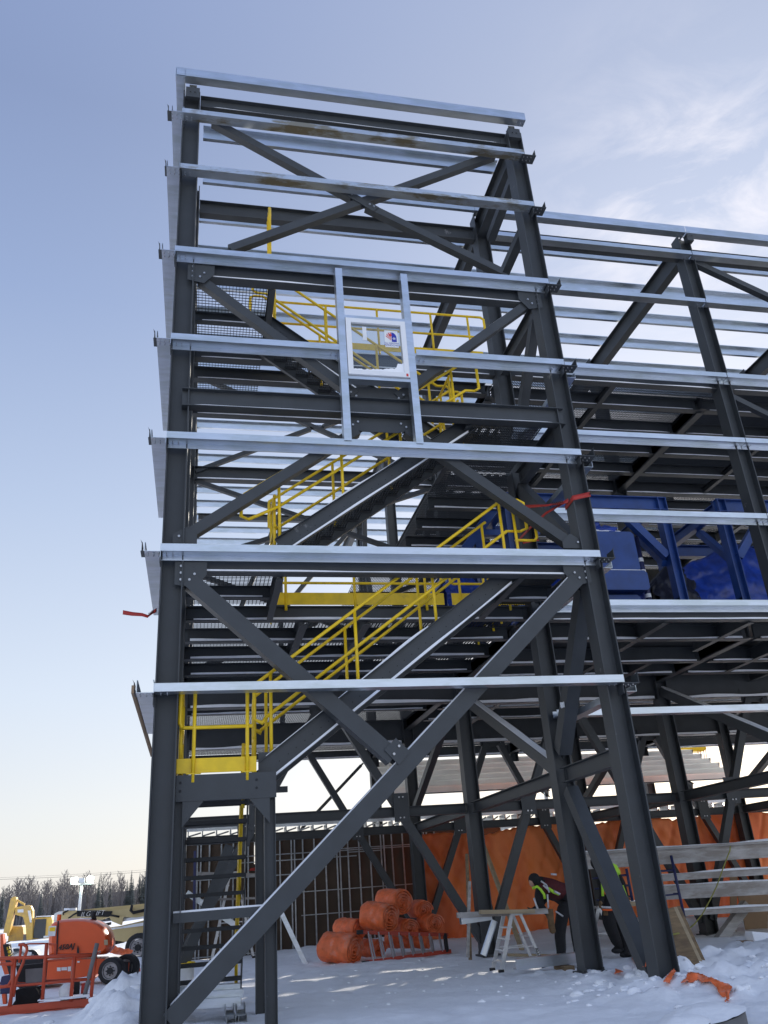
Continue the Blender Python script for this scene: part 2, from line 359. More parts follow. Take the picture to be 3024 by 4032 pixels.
def ibeam(root, p0, p1, d, b=.2, name='beam', snow=.0, m='steel', tf=.016):
    mb = MB(); mb.prism(I(d, b, tf, .011), p0, p1)
    # bolted end clips
    dd = (V(p1)-V(p0)).normalized(); s_ = dd.cross(V((0, 0, 1))).normalized()
    for p, k in ((V(p0), 1), (V(p1), -1)):
        for sg in (1, -1): mb.box(p + dd*.06*k + s_*.014*sg, (.11, .012, d*.66) if abs(dd.x) > .5 else (.012, .11, d*.66))
    o = build(mb, name, m, root)
    if snow:
        for sg in (-1,):
            off = s_*(b/4+.006) * (1 if s_.y < 0 else -1)
            if abs(dd.y) > .5: off = s_*(b/4)*(1 if s_.x < 0 else -1)
            snowstrip(V(p0)+dd*.15+off+V((0, 0, -d/2+tf)), V(p1)-dd*.15+off+V((0, 0, -d/2+tf)), b*.46, snow, wob=.32)
    return o
def hss(root, p0, p1, a=.2, b=None, snow=0, name='brace', up=(0, 1, 0), m='steel', ext=True):
    mb = MB(); p0, p1 = V(p0), V(p1); mb.prism(sq(a, b or a), p0, p1, up=up)
    dd = (p1-p0).normalized()
    n = V(up)
    if ext:
        for p, k in ((p0, 1), (p1, -1)):
            w = n.cross(dd).normalized(); R = Matrix((dd, w, n)).transposed()
            mb.box(p + dd*k*.02, (.30, a*.62, .014), R)
    o = build(mb, name, m, root)
    if snow: snowstrip(p0+V((0, 0, a*.5/max(.3, abs(dd.x)+abs(dd.y)))), p1+V((0, 0, a*.5/max(.3, abs(dd.x)+abs(dd.y)))), a*.8, snow, wob=.3)
    return o
def boltrow(mb, pts, n=(0, -1, 0), r=.016):
    for p in pts: mb.cyl(V(p)+V(n)*.012, n, r, .026, 6)
def gusset(root, c, w, h, y, t=.014, bolts=((-.1, -.06), (.06, .08)), shape=None, x_plane=False):
    """plate in the frame plane with bolt heads"""
    mb = MB(); pts = shape or [(-w/2, -h/2), (w/2, -h/2), (w/2, h/2), (-w/2, h/2)]
    vs = [(c[0]+a_, y-t/2, c[1]+b__) for a_, b__ in pts] + [(c[0]+a_, y+t/2, c[1]+b__) for a_, b__ in pts]; n = len(pts)
    mb.add(vs, [tuple(range(n)), tuple(range(n, 2*n))[::-1]] + [(i, (i+1) % n, (i+1) % n+n, i+n) for i in range(n)])
    mb.cur = 1
    for bx_, bz in bolts: mb.cyl((c[0]+bx_, y-t/2-.01, c[1]+bz), (0, 1, 0), .022, .03, 7)
    return build(mb, 'gusset_plate', ['steel', 'bolt'], root)
def girt(root, x0, x1, y, z, kind='Z', m='galv', name='girt', ff=.12, web=.22, rf=.09):
    """cold formed girt along X; y,z = lower front corner of the front flange. Z: front flange up, rear flange down; C: both up"""
    t_ = .008
    mb = MB()
    o = [(0, 0), (0, ff), (.018, ff), (.018, ff-t_), (t_, ff-t_), (t_, t_)]
    if kind == 'Z': o += [(web, t_), (web, -rf), (web-.018, -rf), (web-.018, -rf+t_), (web-t_, -rf+t_), (web-t_, 0)]
    else: o += [(web-t_, t_), (web-t_, ff-t_), (web-.02, ff-t_), (web-.02, ff), (web, ff), (web, 0)]
    # side axis for prism along +X with up Z: side = X x Z = -Y
    mb.prism([(-a_, b__) for a_, b__ in o], (x0, y, z), (x1, y, z))
    mb.cur = 1
    for xe in (x0+.10, x0+.20, x1-.10, x1-.20):
        for dz in (-.02,): mb.cyl((xe, y+web*.55, z-.008), (0, 0, 1), .010, .02, 6); mb.cyl((xe, y+web*.85, z-.008), (0, 0, 1), .010, .02, 6)
    return build(mb, name, [m, 'bolt'], root)
def girtY(root, x, y0, y1, z, kind='Z', m='galv', name='side_girt', ff=.12, web=.22, sgn=-1, rf=.09):
    """girt along Y on a side wall; x = outer face, sgn -1: web runs to +x"""
    t_ = .008; mb = MB(); k = -sgn
    o = [(0, 0), (0, ff), (.018, ff), (.018, ff-t_), (t_, ff-t_), (t_, t_)]
    if kind == 'Z': o += [(web, t_), (web, -rf), (web-.018, -rf), (web-.018, -rf+t_), (web-t_, -rf+t_), (web-t_, 0)]
    else: o += [(web-t_, t_), (web-t_, ff-t_), (web-.02, ff-t_), (web-.02, ff), (web, ff), (web, 0)]
    mb.prism([(a_*k, b__) for a_, b__ in o], (x, y0, z), (x, y1, z))   # side = Y x Z = X
    return build(mb, name, m, root)
def rail_set(root, name, top, h1=.60, posts=None, loops=(0, 0), r=.029, toe=None, y=None, parent=None, ph=1.07):
    """guard rail: top = list of floor points; posts at parametric distances"""
    mb = MB(); mb.sm = True
    up_ = V((0, 0, 1)); top = [V(p) for p in top]
    hi = [p + up_*ph for p in top]; mi_ = [p + up_*(ph-h1) for p in top]
    d0 = (top[0]-top[1]).normalized(); d1 = (top[-1]-top[-2]).normalized()
    path = list(hi); path2 = list(mi_)
    if loops[0] and not isinstance(loops[0], tuple):
        e = V((d0.x, d0.y, 0)).normalized()*loops[0]
        path = [mi_[0]+e*.65, mi_[0]+e+up_*.07, hi[0]+e-up_*.06, hi[0]+e*.72] + path
        path2 = [mi_[0]+e*.65] + path2
    if isinstance(loops[0], tuple):      # rail runs on down the slope, turns down and returns to the middle rail
        e = d0*loops[0][1]; b0_ = hi[0]+e-up_*loops[0][2]
        path = [mi_[0], V((b0_.x, b0_.y, b0_.z)) + V((-d0.x, -d0.y, 0))*.16, b0_+up_*.04 if False else b0_+up_*.06, hi[0]+e-up_*.06, hi[0]+e*.92] + path
    if loops[1]:
        e = V((d1.x, d1.y, 0)).normalized()*loops[1]
        path = path + [hi[-1]+e*.72, hi[-1]+e-up_*.06, mi_[-1]+e+up_*.07, mi_[-1]+e*.65]
        path2 = path2 + [mi_[-1]+e*.65]
    mb.tube(path, r); mb.tube(path2, r)
    for q in posts or ():
        # q = distance fraction along polyline
        L = [(top[i+1]-top[i]).length for i in range(len(top)-1)]; T = sum(L)*q; i = 0
        while i < len(L)-1 and T > L[i]: T -= L[i]; i += 1
        p = top[i] + (top[i+1]-top[i])*(T/L[i])
        mb.tube([p - up_*.12, p + up_*ph], r)
    return build(mb, name, 'yellow', parent or root)

# ---------------------------------------------------------------- stair tower
T = thing('stair_tower', 'tall grey steel stair tower with yellow handrails and galvanised front girts', 'stair tower', (XA, Y1, 0))
for x in (XA, XB):
    for y in (Y1, Y2): column(T, x, y)
# roof posts / parapet stubs
for x in (XA+.02, XB-.02):
    mb = MB(); mb.prism(I(.16, .16, .01, .01), (x, Y1-.05, ROOF), (x, Y1-.05, 18.30), up=(0, 1, 0)); mb.box((x, Y1-.18, ROOF-.10), (.30, .10, .30))
    boltrow(mb, [(x-.05, Y1-.23, ROOF-.1), (x+.05, Y1-.23, ROOF-.1), (x-.05, Y1-.14, ROOF+.16), (x+.05, Y1-.14, ROOF+.16)])
    build(mb, 'parapet_post', 'steel', T)
YF = Y1-.38                      # outer face of the front girts
Zg = [17.75, 15.84, 13.28, 11.30, 9.29, 7.28, 4.86, 0]
girt_z = {}
gl = []
top = girt(T, XA-.36, XB+.27, YF+.02, 18.28, 'C', 'galv', ff=.24, web=.2)
spec = [((718, 423), (719, 468), 'C', 'galvdirty'), ((708, 640), (708, 688), 'C', 'galvdirty')]
GZ = [16.98, 15.30, 13.00, 11.02, 9.00, 6.98, 3.52]
def zfront(u, v, y=YF): return onY(u, v, y).z
# heights of each front girt's upper edge, read at its left end
tops = [(718, 424), (710, 641), (689, 966), (673, 1310), (657, 1697), (632, 2139), (606, 2690)]
lefts = [-.48, -.50, -.62, -.62, -.66, -.66, -.68]
for i, (u, v) in enumerate(tops):
    zt = zfront(u, v); kind = 'C' if i in (0, 1, 6) else 'Z'
    ff = .13; x0 = onY(u, v, YF).x
    z = zt-ff
    if i == 3:                                     # interrupted by the window opening
        girt(T, x0, 2.50, YF, z, kind, 'galv', ff=ff); girt(T, 3.98, XB+.06, YF, z, kind, 'galv', ff=ff)
    else: girt(T, x0, XB+.06, YF, z, kind, 'galvdirty' if i < 2 else 'galv', ff=ff)
    gl.append((z, ff))
    # corner clips: left plate with upstanding tab, right angled plate
    for sgn, xc in ((-1, x0-.02), (1, XB+.06)):
        mb = MB()
        mb.box((xc + sgn*.12, YF+.13, z-.012), (.34, .26, .012))
        mb.box((xc + sgn*.27, YF+.13, z+.07), (.012, .26, .16))
        mb.add([(xc+sgn*.27, YF+.02, z+.15), (xc+sgn*.28, YF+.02, z+.15), (xc+sgn*.30, YF+.0, z+.20), (xc+sgn*.27, YF+.10, z+.15), (xc+sgn*.28, YF+.10, z+.15)], [(0, 1, 2), (0, 2, 3), (1, 4, 2), (2, 4, 3), (0, 3, 4, 1)])
        if i > 0: mb.box((xc - sgn*.02, YF+.15, z-.10), (.012, .22, .17))
        mb.cur = 1
        for a_ in (0, .09, .18):
            for b__ in (.06, .16): mb.cyl((xc+sgn*a_, YF+b__, z-.028), (0, 0, 1), .013, .03, 6)
        build(mb, 'corner_clip', ['steel', 'bolt'], T)
# side girts, left outer wall and the right return wall
for i, (z, ff) in enumerate(gl):
    girtY(T, -.97 if i else -.93, YF-.02, Y2+.25, z-.02, 'Z' if i in (2, 3, 4, 5) else 'C', 'galv', ff=.16 if i != 6 else .2, web=.26)
    if i in (3, 4, 5, 6): girtY(T, XB+.42, YF+.3, Y2-.2, z-.1, 'C', 'galv', sgn=1)
girtY(T, -.88, YF+.02, Y3, 18.24, 'C', 'galv', ff=.22, web=.2)
mb = MB(); mb.box2((-1.04, YF-.02, 4.58), (-1.0, 19.0, 4.70)); mb.box2((-1.0, YF+.0, 4.585), (-.985, 19.0, 4.60)); build(mb, 'wall_base_flashing', 'cardboard', T)
# beams of the front frame (row 1) and the row behind
ibeam(T, (XA+.19, Y1, 17.86), (XB-.19, Y1, 17.86), .34, .2, snow=.02)
ibeam(T, (XA+.19, Y1, 13.10), (XB-.19, Y1, 13.10), .38, .22, snow=.03)
ibeam(T, (XA+.05, Y1-.10, 10.04), (XB-.05, Y1-.10, 10.04), .37, .2, snow=.012)
ibeam(T, (XA+.19, Y1, 6.84), (XB-.19, Y1, 6.84), .36, .22, snow=.03)
ibeam(T, (XA+.19, Y2, 17.45), (XB-.19, Y2, 17.45), .42, .2, snow=.0)
ibeam(T, (XA+.19, Y2, 13.10), (XB-.19, Y2, 13.10), .38, .2, snow=.03)
ibeam(T, (XA+.19, Y2+.05, 6.85), (XB-.19, Y2+.05, 6.85), .30, .15, snow=.04)
ibeam(T, (XB, Y1+.19, 13.05), (XB, Y2-.19, 13.05), .4, .2)
ibeam(T, (XB, Y1+.19, 10.0), (XB, Y2-.19, 10.0), .36, .2)
ibeam(T, (XA, Y1+.19, 13.05), (XA, Y2-.19, 13.05), .36, .2)
ibeam(T, (XA, Y1+.19, 6.84), (XA, Y2-.19, 6.84), .36, .2)
ibeam(T, (XB, Y1+.19, 6.84), (XB, Y2-.19, 6.84), .36, .2)
ibeam(T, (XB, Y1+.19, STR), (XB, Y2-.19, STR), .28, .2)
# X and chevron bracing of the front frame
Yb = Y1
P = lambda u, v: onY(u, v, Yb)
hss(T, P(840, 485), P(1385, 783), .17); hss(T, P(1442, 817), P(1975, 1077), .17)
hss(T, P(905, 986), P(1942, 616), .17)
gusset(T, (P(1412, 800).x, P(1412, 800).z), .62, .2, Yb-.1, shape=[(-.42, .18), (-.30, .30), (.42, -.16), (.30, -.30)], bolts=((-.27, .17), (-.17, .12), (.22, -.12), (.31, -.17)))
hss(T, P(790, 1108), P(1395, 1560), .18, snow=.012); hss(T, P(2070, 1206), P(1560, 1570), .18, snow=.012)
hss(T, P(1405, 1700), P(728, 2118), .19, snow=.0); hss(T, P(1600, 1700), P(2255, 2153), .19, snow=.012)
Yb = Y1-.02
hss(T, P(745, 2290), P(1545, 2985), .26, snow=.014)
hss(T, P(2262, 2288), P(668, 4022), .27, snow=.02)
for (u, v, du, dv) in ((784, 1090, 1, -1), (2085, 1195, -1, -1), (742, 2268, 1, -1), (2268, 2262, -1, -1)):
    p = onY(u, v, Y1); s_ = du
    gusset(T, (p.x, p.z), .5, .5, Y1-.13, shape=[(-.22*s_, .20), (.30*s_, .20), (.30*s_, -.02), (.10*s_, -.26), (-.22*s_, -.20)], bolts=((-.12*s_, .12), (-.12*s_, 0), (-.12*s_, -.12), (.10*s_, -.02), (.02*s_, -.12)))
for x in (3.15,):
    zc = 10.04
    gusset(T, (3.2, zc+.30), 1.3, .28, Y1-.06, shape=[(-.75, -.10), (.75, -.10), (.62, .12), (.35, .20), (-.35, .20), (-.62, .12)], bolts=((-.52, .06), (-.42, -.02), (.52, .06), (.42, -.02)))
    gusset(T, (3.2, zc-.32), 1.3, .28, Y1-.06, shape=[(-.75, .12), (.75, .12), (.62, -.10), (.35, -.18), (-.35, -.18), (-.62, -.10)], bolts=((-.52, -.05), (-.42, .02), (.52, -.05), (.42, .02)))
p = onY(1558, 2968, Y1); gusset(T, (p.x, p.z), .3, .3, Y1-.17, shape=[(-.22, .04), (-.02, .22), (.20, .0), (.0, -.2)], bolts=((-.07, -.03), (.02, .09)))
p = onY(705, 2128, Y1); gusset(T, (p.x, p.z), .3, .3, Y1-.12, shape=[(-.1, -.1), (.3, -.1), (.3, .05), (.12, .2), (-.1, .06)], bolts=((.0, .02),))
p = onY(2264, 2150, Y1); gusset(T, (p.x, p.z), .3, .3, Y1-.12, shape=[(.1, -.1), (-.3, -.1), (-.3, .05), (-.12, .2), (.1, .06)], bolts=((.0, .02),))
# braces of the right side frame
XS = XB
def S(u, v): return onX(u, v, XS)
hss(T, S(2018, 712), S(1932, 940), .2, up=(1, 0, 0)); hss(T, S(2054, 920), S(1972, 1105), .2, up=(1, 0, 0))
hss(T, S(2110, 1240), S(2055, 1630), .2, up=(1, 0, 0)); hss(T, S(2052, 1925), S(2256, 2135), .3, .2, up=(1, 0, 0))
hss(T, S(2300, 2320), S(2216, 2960), .27, up=(1, 0, 0)); hss(T, S(2247, 3110), S(2572, 3860), .24, up=(1, 0, 0), snow=.0)
mb = MB(); p = S(2233, 2782)+V((-.16, -.16, 0)); mb.box(p, (.004, .16, .10)); mb.box(p+V((0.01, -.02, 0)), (.14, .004, .10)); build(mb, 'paper_notice', 'white', T)
# ---- gratings
def grating(root, x0, x1, y0, y1, z, px=.04, py=.10, h=.03, along='Y', name='floor_grating'):
    """bearing bars along `along`, cross rods the other way"""
    mb = MB(); th = .009
    if along == 'Y':
        n = int((x1-x0)/px)
        for i in range(n+1): mb.box2((x0+i*px-th/2, y0, z-h), (x0+i*px+th/2, y1, z))
        n = int((y1-y0)/py)
        for i in range(n+1): mb.box2((x0, y0+i*py-.006, z-.014), (x1, y0+i*py+.006, z-.003))
    else:
        n = int((y1-y0)/px)
        for i in range(n+1): mb.box2((x0, y0+i*px-th/2, z-h), (x1, y0+i*px+th/2, z))
        n = int((x1-x0)/py)
        for i in range(n+1): mb.box2((x0+i*py-.004, y0, z-.012), (x0+i*py+.004, y1, z-.003))
    return build(mb, name, 'grate', root)
ZL1, ZL2, ZL3 = 7.02, 10.22, 13.30
grating(T, XA+.2, 1.22, Y1+.12, Y2-.12, ZL1, .075, .075); grating(T, XA+.2, 1.16, Y1+.12, Y2-.12, ZL3, .07, .09)
grating(T, 5.75, XB-.2, Y1+.12, Y2-.12, ZL1, .04, .1); grating(T, 5.1, XB-.2, Y1-.1, Y2-.12, ZL2, .04, .1)
grating(T, -.35, .98, Y1+.02, Y1+1.45, 3.41, .04, .1)
# landing edge beams and joists
for z, xe in ((ZL1, 1.28), (ZL3, 1.22)):
    ibeam(T, (xe, Y1+.12, z-.22), (xe, Y2-.12, z-.22), .36, .12)
    ibeam(T, (XA+.2, 14.90, z-.15), (xe-.06, 14.90, z-.15), .24, .14, name='joist', snow=.04)
for z, xe in ((ZL1, 5.7), (ZL2, 5.05)):
    ibeam(T, (xe, Y1+.05, z-.22), (xe, Y2-.12, z-.22), .30, .12)
    ibeam(T, (xe+.06, 14.75, z-.20), (XB-.2, 14.75, z-.20), .30, .14, name='joist', snow=.04)
# ---- stair flights: two channel stringers, grating treads, hand rails
def flight(root, p0, p1, ya, yb, n, depth=.30, flat0=.0, railsF=(1, 1), name='stair_flight', loops=((.3, .0), (.3, .3)), postq=(.06, .36, .66, .95), offs=.06):
    (x0, z0), (x1, z1) = p0, p1; sg = 1 if x1 > x0 else -1
    mb = MB(); d = V((x1-x0, 0, z1-z0)).normalized()
    for y, s_ in ((ya, 1), (yb, -1)):
        # channel: web at the outside, flanges to the inside of the flight
        t_ = .009; w = .085
        prof = [(0, -depth/2), (w, -depth/2), (w, -depth/2+t_), (t_, -depth/2+t_), (t_, depth/2-t_), (w, depth/2-t_), (w, depth/2), (0, depth/2)]
        k = (V((x1-x0, 0, 0)).cross(V((0, 0, 1)))).y
        k = 1 if k*s_ < 0 else -1
        # flanges of the front stringer point to the viewer's side so snow can lie on them
        mb.prism([(a_*(k), b__) for a_, b__ in prof], (x0, y, z0), (x1, y, z1))
        mb.cur = 1
        for i in range(n):
            q = (i+.5)/n; c = V((x0+(x1-x0)*q, y, z0+(z1-z0)*q))
            if s_ == 1:
                for o_ in (-.06, .10): mb.cyl(c + d*o_ + V((0, -.004, -.02)), (0, 1, 0), .011, .012, 6)
        mb.cur = 0
    o = build(mb, name, ['steel', 'black'], root)
    # treads
    run = (x1-x0)/n; rise = (z1-z0)/n
    for i in range(n):
        cx = x0+run*(i+.5); cz = z0+rise*(i+.5)+.03
        tb = MB(); wd = abs(run)*1.12
        for k in range(7): xx = cx - wd/2 + wd*k/6; tb.box2((xx-.003, ya+.02, cz-.03), (xx+.003, yb-.02, cz))
        m_ = int((yb-ya)/.09)
        for k in range(m_+1): yy = ya+.02+(yb-ya-.04)*k/m_; tb.box2((cx-wd/2, yy-.005, cz-.012), (cx+wd/2, yy+.005, cz-.002))
        tb.box2((cx-sg*wd/2-.02, ya+.01, cz-.05), (cx-sg*wd/2+.02, yb-.01, cz)); tb.box2((cx-wd/2, ya+.01, cz-.07), (cx+wd/2, ya+.02, cz)); tb.box2((cx-wd/2, yb-.02, cz-.07), (cx+wd/2, yb-.01, cz))
        build(tb, 'tread', 'grate', o)
    nv = V((0, 0, depth/2/abs(d.x)))
    for y, use, lp in ((ya+.03, railsF[0], loops[0]), (yb-.03, railsF[1], loops[1])):
        if use: rail_set(root, 'handrail', [V((x0, y, z0))+nv, V((x1, y, z1))+nv], posts=postq, loops=lp, parent=o, ph=1.29, h1=.67)
    # snow on the lower flange of the front stringer
    L = -nv + V((0, -.045, .012))
    snowstrip(V((x0, ya, z0))+L+d*.15, V((x1, ya, z1))+L-d*.1, .085, .045, wob=.3)
    snowstrip(V((x0, ya, z0))+nv+V((0, -.04, 0)), V((x0, ya, z0)).lerp(V((x1, ya, z1)), .62)+nv+V((0, -.04, 0)), .07, .03, wob=1.2)
    return o
def stringer_line(u0, v0, u1, v1, y): a_ = onY(u0, v0, y); b__ = onY(u1, v1, y); return (a_.x, a_.z), (b__.x, b__.z)
ya = Y1+.26
f1a = onY(1010, 3012, ya); f1b = onY(2010, 2272, ya)
flight(T, (1.02, 3.46), (5.62, 6.86), ya, ya+1.13, 17, .34, loops=((('s', .22, .62), .42), (('s', .15, .62), 0)), postq=(.02, .34, .66, .98))
flight(T, (1.30, 7.28), (5.15, 10.02), ya, ya+1.13, 14, .32, loops=((('s', .84, .46), .3), (('s', .12, .6), .3)), postq=(.0, .31, .62, .93))
flight(T, (4.95, 10.25), (1.20, 13.12), ya+1.22, ya+2.2, 15, .32, loops=((.3, .3), (.3, .3)), postq=(.05, .35, .65, .95))
# flat end of the first stringer on the landing beam
mb = MB(); mb.box2((.90, ya-.03, 3.42), (1.18, ya-.02, 3.74)); build(mb, 'stringer_end_plate', 'steel', T)
# low landing portal
YL = Y1+.12
mb = MB(); mb.prism(I(.36, .2, .014, .01), (-.32, YL, 3.22), (1.15, YL, 3.22)); mb.box2((-.34, YL-.11, 3.03), (1.16, YL-.104, 3.41))
mb.cur = 1
for x in (-.28, .86):
    for z in (3.18, 3.30): mb.cyl((x, YL-.108, z), (0, 1, 0), .02, .02, 8)
build(mb, 'landing_beam', ['steel', 'black'], T)
for sg, x in ((1, -.24), (-1, 1.06)):
    mb = MB(); mb.add([(x, YL-.10, 3.04), (x+sg*.32, YL-.10, 3.04), (x, YL-.10, 2.66), (x, YL-.09, 3.04), (x+sg*.32, YL-.09, 3.04), (x, YL-.09, 2.66)], [(0, 1, 2), (3, 5, 4), (0, 2, 5, 3), (1, 0, 3, 4), (2, 1, 4, 5)])
    build(mb, 'knee_plate', 'steel', T)
for x in (-.30, 1.06):
    for y in (YL, YL+1.45):
        if y > YL and x > 0: x_ = 1.02
        else: x_ = x
        mb = MB(); mb.prism([(q, p) for p, q in I(.17, .18, .012, .009)], (x_, y, 0), (x_, y, 3.04), up=(0, 1, 0)); build(mb, 'landing_post', 'steel', T)
hss(T, (-.32, YL-.02, 1.46), (.98, YL-.02, 1.47), .13, name='strut', ext=False, snow=.02)
hss(T, (-.30, YL+1.45, 3.2), (1.02, YL+1.45, 3.2), .2, name='landing_beam', ext=False)
hss(T, (-.35, Y2, STR), (1.6, Y2, STR), .1, name='strut', ext=False)
# yellow guard rail and toe board of the low landing
rail_set(T, 'landing_guard_rail', [(-.22, YL-.09, 3.42), (.80, YL-.09, 3.42)], posts=(.12, .92), loops=(.10, 0), ph=1.34, h1=.64)
rail_set(T, 'landing_guard_rail', [(-.30, YL, 3.42), (-.30, YL+1.4, 3.42)], posts=(.05, .95), ph=1.34, h1=.64)
rail_set(T, 'landing_guard_rail', [(.90, YL+.95, 3.42), (.90, YL+1.4, 3.42)], posts=(.1, .95), ph=1.34, h1=.64)
mb = MB(); mb.box2((-.34, YL-.06, 3.44), (.86, YL-.05, 3.66)); mb.box2((-.35, YL-.05, 3.44), (-.34, YL+1.4, 3.66)); mb.box2((-.20, YL-.12, 3.42), (.02, YL-.07, 3.435)); mb.box2((.64, YL-.12, 3.42), (.86, YL-.07, 3.435)); build(mb, 'toe_board', 'yellow', T)
# bottom flight, steep, running back from the low landing to the ground
o0 = MB(); B0, B1 = V((0, 14.62, 3.30)), V((0, 17.1, -.02))
for x in (-.27, .80): o0.prism([(-.0, -.10), (.012, -.10), (.012, .10), (0, .10)] if False else sq(.018, .22), V((x, B0.y, B0.z)), V((x, B1.y, B1.z)))
fl = build(o0, 'stair_flight', 'steel', T)
for i in range(12):
    q = (i+.6)/12.3; p = B0.lerp(B1, q); mb = MB()
    for k in range(4): mb.box2((-.26, p.y-.11+.07*k, p.z-.035), (.79, p.y-.105+.07*k, p.z))
    mb.box2((-.26, p.y-.12, p.z-.06), (.79, p.y-.11, p.z)); mb.box2((-.26, p.y+.11, p.z-.06), (.79, p.y+.12, p.z))
    for k in range(11): mb.box2((-.26+.1*k, p.y-.11, p.z-.012), (-.252+.1*k, p.y+.11, p.z-.002))
    build(mb, 'tread', 'black' if False else 'grate', fl)
for x in (-.30, .72):
    a_, b__ = B0+V((x, 0, 0)), B1+V((x, 0, .25))
    if x > 0: rail_set(T, 'handrail', [a_, b__], posts=(.05, .5, .95), parent=fl, ph=.75, h1=.35, r=.03)
    else: rail_set(T, 'handrail', [a_, b__], posts=(.05, .5, .95), parent=fl, ph=.5, h1=.3, r=.015)
# guard rails at the landings and at the edges of the floors
rail_set(T, 'landing_guard_rail', [(1.40, Y2-.15, ZL3+.1), (6.45, Y2-.15, ZL3+.1)], h1=.62, posts=(.01, .26, .51, .78, .97), loops=(0, .28), ph=1.2)
mb = MB(); mb.box2((1.40, Y2-.14, ZL3+.08), (6.6, Y2-.13, ZL3+.26)); build(mb, 'toe_board', 'yellow', T)
rail_set(T, 'landing_guard_rail', [(1.50, Y2-.05, ZL1), (4.75, Y2-.05, ZL1)], posts=(.04, .48, .95), loops=(0, .2))
rail_set(T, 'landing_guard_rail', [(5.3, Y2-.05, ZL1), (6.5, Y2-.05, ZL1)], posts=(.04, .5, .95), loops=(.15, 0))
mb = MB(); mb.box2((1.42, Y2-.05, ZL1), (4.98, Y2-.04, ZL1+.26)); mb.box2((5.15, Y2-.05, ZL1), (6.8, Y2-.04, ZL1+.26)); mb.box2((1.35, Y1+.25, ZL1-.24), (1.375, Y2+.5, ZL1+.10)); build(mb, 'toe_board', 'yellow', T)
rail_set(T, 'landing_guard_rail', [(5.35, ya+1.1, ZL2), (5.35, ya+1.35, ZL2)], posts=(.1, .9))
rail_set(T, 'landing_guard_rail', [(5.75, Y1+.25, ZL1), (6.05, Y1+.25, ZL1)], posts=(.1,), loops=(0, .15))
rail_set(T, 'landing_guard_rail', [(4.9, ya+.2, ZL2), (4.9, ya+1.0, ZL2)], posts=(.1, .9))
rail_set(T, 'landing_guard_rail', [(1.22, ya+.05, ZL1+.2), (1.22, ya+.95, ZL1+.2)], posts=(.1, .9), ph=1.1)
for y in (15.3, 15.6):
    mb = MB(); mb.sm = True; mb.tube([(1.34, y, ZL3), (1.34, y, 16.5), (1.34, y+.05, 16.95), (1.34, y+.2, 16.95), (1.34, y+.25, 16.5), (1.34, y+.25, ZL3)], .03); build(mb, 'hatch_ladder_rail', 'yellow', T)
# ---- window and its galvanised opening frame
def jamb(x0, x1, z0, z1, nm='window_jamb'):
    mb = MB(); w = x1-x0; c = (x0+x1)/2
    prof = [(-w/2, 0), (w/2, 0), (w/2, .2), (w/2-.02, .2), (w/2-.02, .19), (w/2-.008, .19), (w/2-.008, .008), (-w/2+.008, .008), (-w/2+.008, .19), (-w/2+.02, .19), (-w/2+.02, .2), (-w/2, .2)]
    mb.prism([(-a_, b__) for a_, b__ in prof], (c, YF-.02, z0), (c, YF-.02, z1), up=(0, 1, 0)); return build(mb, nm, 'galv', T)
jamb(2.44, 2.58, 9.14, 13.16); jamb(3.80, 3.94, 9.14, 13.16)
mb = MB(); mb.prism([(-a_, b__) for a_, b__ in [(0, 0), (0, .07), (.2, .07), (.2, 0)]], (2.58, YF-.01, 10.50), (3.80, YF-.01, 10.50)); build(mb, 'window_sill_channel', 'galv', T)
mb = MB(); mb.prism([(-a_, b__) for a_, b__ in [(0, 0), (0, .07), (.2, .07), (.2, 0)]], (2.58, YF-.01, 11.93), (3.80, YF-.01, 11.93)); build(mb, 'window_head_channel', 'galv', T)
W = MB(); yw = YF-.05
x0, x1, z0, z1, fw = 2.59, 3.79, 10.585, 11.905, .10
W.box2((x0, yw, z0), (x1, yw+.12, z0+fw)); W.box2((x0, yw, z1-fw), (x1, yw+.12, z1)); W.box2((x0, yw, z0+fw), (x0+fw, yw+.12, z1-fw)); W.box2((x1-fw, yw, z0+fw), (x1, yw+.12, z1-fw))
win = build(W, 'window', 'whitepvc', T)
mb = MB(); mb.box2((x0+fw, yw+.05, z0+fw), (x1-fw, yw+.056, z1-fw)); build(mb, 'pane', 'glass', win)
mb = MB(); random.seed(3)
pts = [(x0+fw+.002, z0+fw+.002)]
nn = 26
for i in range(nn+1):
    q = i/nn; pts.append((x0+fw+(x1-x0-2*fw)*q, z0+fw+.03+.16*max(0, q-.35)**1.4+.03*random.random()+(.10 if q > .85 else 0)))
pts.append((x1-fw-.002, z0+fw+.002)); n = len(pts)
mb.add([(a_, yw+.046, b__) for a_, b__ in pts]+[(a_, yw+.020, b__-.004) for a_, b__ in pts], [(i, (i+1) % n, (i+1) % n+n, i+n) for i in range(n)]+[tuple(range(n)), tuple(range(n, 2*n))[::-1]])
build(mb, 'snow_drift', 'snow', win)
sx0, sz0 = 3.36, 11.39
mb = MB(); mb.box2((sx0, yw+.040, sz0-.10), (sx0+.27, yw+.045, sz0+.30))
st = build(mb, 'sticker', 'white', win)
mb = MB(); Z_ = yw+.0385
for i in range(8):
    a0, a1 = pi/2+pi/2*i/8, pi/2+pi/2*(i+1)/8
    if i % 2 == 0: mb.add([(sx0+.13, Z_, sz0+.06), (sx0+.13+.11*cos(a0), Z_, sz0+.13+.13*sin(a0)), (sx0+.13+.11*cos(a1), Z_, sz0+.13+.13*sin(a1))], [(0, 1, 2)])
mb.cyl((sx0+.115, Z_, sz0+.19), (0, 1, 0), .032, .003, 10)
build(mb, 'sun_emblem', 'redink', st)
